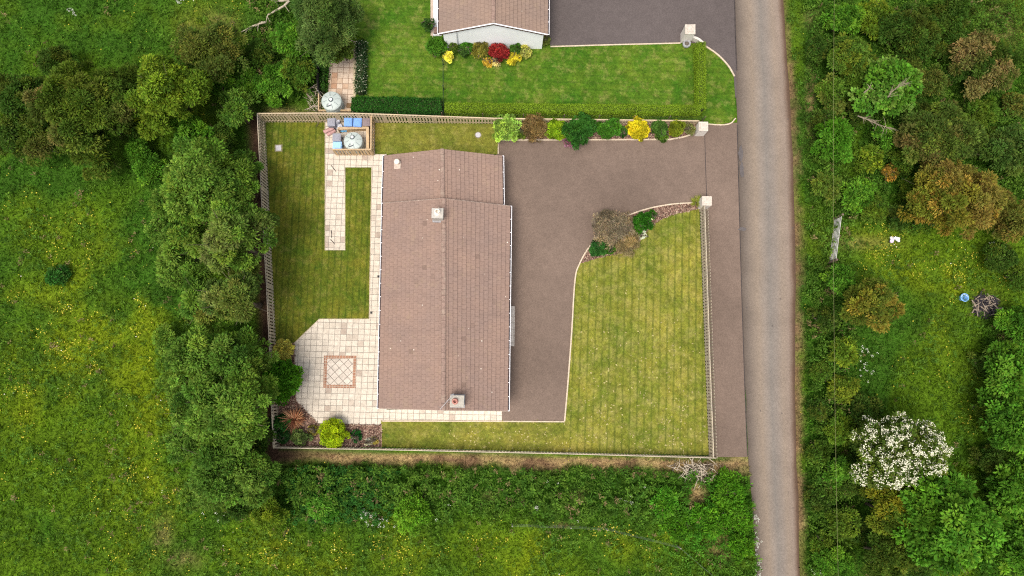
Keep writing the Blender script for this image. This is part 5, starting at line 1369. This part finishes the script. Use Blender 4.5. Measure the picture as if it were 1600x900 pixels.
# ------------------------------------------------------------------ grass, weeds, flowers
def scatter(n, u0, u1, v0, v1, seed):
    r = np.random.default_rng(seed)
    u, v = r.uniform(u0, u1, n), r.uniform(v0, v1, n)
    d = np.stack([(u - 800) / FPX, (450 - v) / FPX, -np.ones(n)], -1) @ RCn.T
    t = -CAM_H / d[:, 2]
    return r, d[:, 0] * t, d[:, 1] * t, u, v
def wild(u, v):
    """true outside plots, road and verge"""
    fu = np.interp(v, [178, 700], [403, 431])
    inplot = (v > 176) & (v < 712 + (u - 760) * .012) & (u > fu) & (u < 1170)
    lane = (u > np.interp(v, [p[1] for p in ROADL], [p[0] for p in ROADL]) - 3) & (u < np.interp(v, [p[1] for p in ROADR], [p[0] for p in ROADR]) + 2)
    nb = (v < 182) & (u > 497) & (u < 1155)
    return ~(inplot | lane | nb)
def zground(x, y): return -0.06 + (fbm(x, y, 9, 61, 3) - 0.35) * 0.32
def grass():
    r, x, y, u, v = scatter(330000, -110, 1710, -110, 1010, 5)
    k = wild(u, v)
    bare = np.maximum(soilness(x, y, u, v), 0)
    k &= r.random(len(x)) > bare * .93
    x, y, u, v = x[k], y[k], u[k], v[k]; n = len(x)
    st = strawness(x, y, u, v); ug = undergrowth_mask(u, v)
    a = r.uniform(0, 6.28, n) + 3 * fbm(x, y, 5, 71, 2)
    el = r.uniform(.15, 1.1, n)
    d = np.stack([np.cos(a) * np.cos(el), np.sin(a) * np.cos(el), np.sin(el)], -1)
    c = ground_col(x, y) * (.4 + 1.4 * r.random((n, 1))) * np.where(st[:, None] > .4, 1.0, np.array([1.0, 1.05, 1.0]))
    L = r.uniform(.16, .42, n) * (1 + .3 * ug) * (1 - .35 * st)
    o = leaf_mesh("meadow_grass", np.stack([x, y, zground(x, y) - .01], -1), d, np.tile([0, 0, 1.0], (n, 1)) + r.normal(size=(n, 3)) * .35, L, L * r.uniform(.12, .26, n), c)
    tag(o, "long meadow grass with straw and yellow patches", "grass", kind="stuff")
grass()
def weeds():
    r, x, y, u, v = scatter(85000, -110, 1710, -110, 1010, 15)
    m = undergrowth_mask(u, v)
    base = .16 + .42 * sstep(.42, .62, fbm(x, y, 2.0, 44, 3))
    m = np.maximum(m * (.55 + .3 * fbm(x, y, 1.5, 45)), base * .6)
    k = wild(u, v) & (r.random(len(x)) < m) & (strawness(x, y, u, v) < .45) & (soilness(x, y, u, v) < .5)
    x, y, u, v, m = x[k], y[k], u[k], v[k], m[k]; n = len(x); q = 14
    mound = sstep(.38, .7, fbm(x, y, 2.6, 66, 3))
    h = r.uniform(.15, .55, n) * (.6 + 1.1 * fbm(x, y, 1.8, 46)) * (.5 + .8 * m) + 1.1 * mound * undergrowth_mask(u, v) * r.uniform(.75, 1.05, n)
    hue = fbm(x, y, 2.2, 47, 3)[:, None]
    bright = (gauss(u, v, 1120, 790, 60, 70) + .5 * gauss(u, v, 1060, 840, 80, 40))[:, None]
    hue = np.clip(hue * .55 + .65 * r.random((n, 1)) - .15 + .5 * yellowness(x, y, u, v)[:, None], 0, 1)
    c = np.array([.046, .122, .016]) * (1 - hue) + np.array([.115, .20, .022]) * hue
    c = c * (1 - bright) + np.array([.055, .19, .014]) * bright
    dry = (r.random((n, 1)) < .03 + .22 * sstep(.6, .75, fbm(x, y, 1.4, 49, 3))[:, None])
    c = np.where(dry, np.array([.20, .16, .07]), c)
    c = np.repeat(c * r.uniform(.6, 1.5, (n, 1)), q, 0) * r.uniform(.75, 1.3, (n * q, 1))
    a = r.uniform(0, 6.28, n * q); el = r.uniform(-.15, .9, n * q)
    d = np.stack([np.cos(a) * np.cos(el), np.sin(a) * np.cos(el), np.sin(el)], -1)
    z = zground(x, y)
    p = np.stack([np.repeat(x, q), np.repeat(y, q), np.repeat(z, q) + np.repeat(h, q) * r.uniform(.25, 1.05, n * q)], -1) + d * r.uniform(0, .12, (n * q, 1))
    L = r.uniform(.10, .24, n * q) * np.repeat(.7 + .6 * np.minimum(h, .8), q)
    o = leaf_mesh("undergrowth", p, d, np.tile([0, 0, 1.0], (n * q, 1)) + r.normal(size=(n * q, 3)) * .35, L, L * r.uniform(.3, .5, n * q), c)
    tag(o, "nettles, docks and bramble growing as thick green undergrowth", "undergrowth", kind="stuff")
weeds()
def docks():
    """close crowd of round headed weeds in the shade below the patio corner"""
    r, x, y, u, v = scatter(900, 440, 625, 728, 815, 25)
    k = r.random(len(x)) < gauss(u, v, 530, 768, 75, 40) * .8
    x, y = x[k], y[k]; n = len(x); q = 22
    h = r.uniform(.4, .8, n)
    a = r.uniform(0, 6.28, n * q); el = r.uniform(-.3, 1.2, n * q)
    d = np.stack([np.cos(a) * np.cos(el), np.sin(a) * np.cos(el), np.sin(el)], -1)
    p = np.stack([np.repeat(x, q), np.repeat(y, q), np.repeat(h, q)], -1) + d * .08
    c = np.repeat(np.array([.035, .12, .02]) * r.uniform(.7, 1.5, (n, 1)), q, 0) * r.uniform(.8, 1.25, (n * q, 1))
    o = leaf_mesh("leafy_weeds", p, d, np.tile([0, 0, 1.0], (n * q, 1)), np.full(n * q, .14), np.full(n * q, .09), c)
    tag(o, "round headed dark green weeds crowding below the fence corner", "weeds", kind="stuff")
docks()
def flowers():
    r, x, y, u, v = scatter(230000, -110, 1710, -110, 1010, 35)
    yl = yellowness(x, y, u, v)
    cl = sstep(.52, .7, fbm(x, y, .9, 91, 3))
    extra = sum(.8 * gauss(u, v, *g) for g in ((233, 742, 8, 8), (45, 612, 18, 5), (85, 545, 14, 14), (595, 848, 10, 12), (945, 828, 26, 8), (620, 840, 30, 6), (1490, 418, 40, 10), (1370, 355, 30, 8), (300, 505, 16, 8), (420, 868, 8, 8), (980, 832, 20, 7), (1510, 650, 8, 20)))
    k = wild(u, v) & (r.random(len(x)) < np.clip((yl * .45 + .012) * (.05 + 1.9 * cl * cl) + extra * .6, 0, 1)) & (soilness(x, y, u, v) < .3) & (undergrowth_mask(u, v) < .8)
    x, y = x[k], y[k]; n = len(x)
    a = r.uniform(0, 6.28, n)
    d = np.stack([np.cos(a), np.sin(a), r.uniform(-.1, .3, n)], -1)
    c = np.array([.60, .52, .06]) * r.uniform(.45, 1.15, (n, 1))
    w = r.random(n) < .02; c[w] = np.array([.70, .68, .52])
    L = r.uniform(.05, .13, n)
    o = leaf_mesh("buttercups", np.stack([x, y, zground(x, y) + r.uniform(.12, .38, n)], -1), d, np.tile([0, 0, 1.0], (n, 1)) + r.normal(size=(n, 3)) * .2, L, L * .8, c, PETAL)
    tag(o, "yellow buttercups scattered through the meadow grass", "wild flowers", kind="stuff")
    # white cow parsley along the lane and in the rough
    spots = [(1177, 808, 4, 9, 8), (1180, 850, 5, 22, 14), (1182, 885, 5, 12, 12), (585, 812, 14, 8, 16), (570, 800, 10, 6, 14), (980, 778, 8, 6, 10), (838, 792, 3, 3, 4), (1345, 548, 14, 8, 12), (1345, 580, 8, 10, 10), (1262, 770, 5, 6, 8), (1272, 890, 10, 6, 10), (120, 25, 6, 6, 8), (288, 8, 6, 6, 8), (1556, 385, 12, 8, 10), (350, 800, 20, 14, 9), (660, 800, 60, 30, 6), (900, 770, 80, 30, 5)]
    P_, D_, N_, L_ = [], [], [], []
    for (cu, cv, su, sv, m) in spots:
        for _ in range(m):
            b_ = P(r.normal(cu, su * .6), r.normal(cv, sv * .6), 0); hh = r.uniform(.4, .8); kq = 7
            a = r.uniform(0, 6.28, kq); rr = np.sqrt(r.random(kq)) * r.uniform(.03, .09)
            P_.append(np.stack([b_.x + np.cos(a) * rr, b_.y + np.sin(a) * rr, np.full(kq, hh) - rr * .3], -1)); D_.append(np.stack([np.cos(a), np.sin(a), np.full(kq, .1)], -1))
    p, d = np.concatenate(P_), np.concatenate(D_); n = len(p)
    o = leaf_mesh("cow_parsley", p, d, np.tile([0, 0, 1.0], (n, 1)), np.full(n, .06), np.full(n, .05), np.array([.55, .56, .47]) * r.uniform(.75, 1.1, (n, 1)), PETAL)
    tag(o, "white cow parsley heads along the lane edge and rough", "wild flowers", kind="stuff")
flowers()

def clippings():
    """pale dried cuttings left on the front lawn"""
    r, x, y, u, v = scatter(9000, 600, 1108, 400, 712, 55)
    lawn = inpoly(u, v, [(884, 655), (898, 440), (1095, 420), (1105, 708), (880, 704), (700, 699), (700, 660)])
    k = lawn & (r.random(len(x)) < .12 * sstep(430, 620, v) + .3 * sstep(560, 700, v) * sstep(.45, .65, fbm(x, y, 1.1, 57, 3)))
    x, y = x[k], y[k]; n = len(x); a = r.uniform(0, 6.28, n)
    d = np.stack([np.cos(a), np.sin(a), np.full(n, .1)], -1)
    L = r.uniform(.07, .2, n)
    o = leaf_mesh("grass_clippings", np.stack([x, y, np.full(n, .078)], -1), d, np.tile([0, 0, 1.0], (n, 1)), L, L * .6, np.array([.46, .40, .17]) * r.uniform(.65, 1.1, (n, 1)), PETAL)
    tag(o, "pale dry grass clippings strewn over the front lawn", "grass clippings", kind="stuff")
clippings()
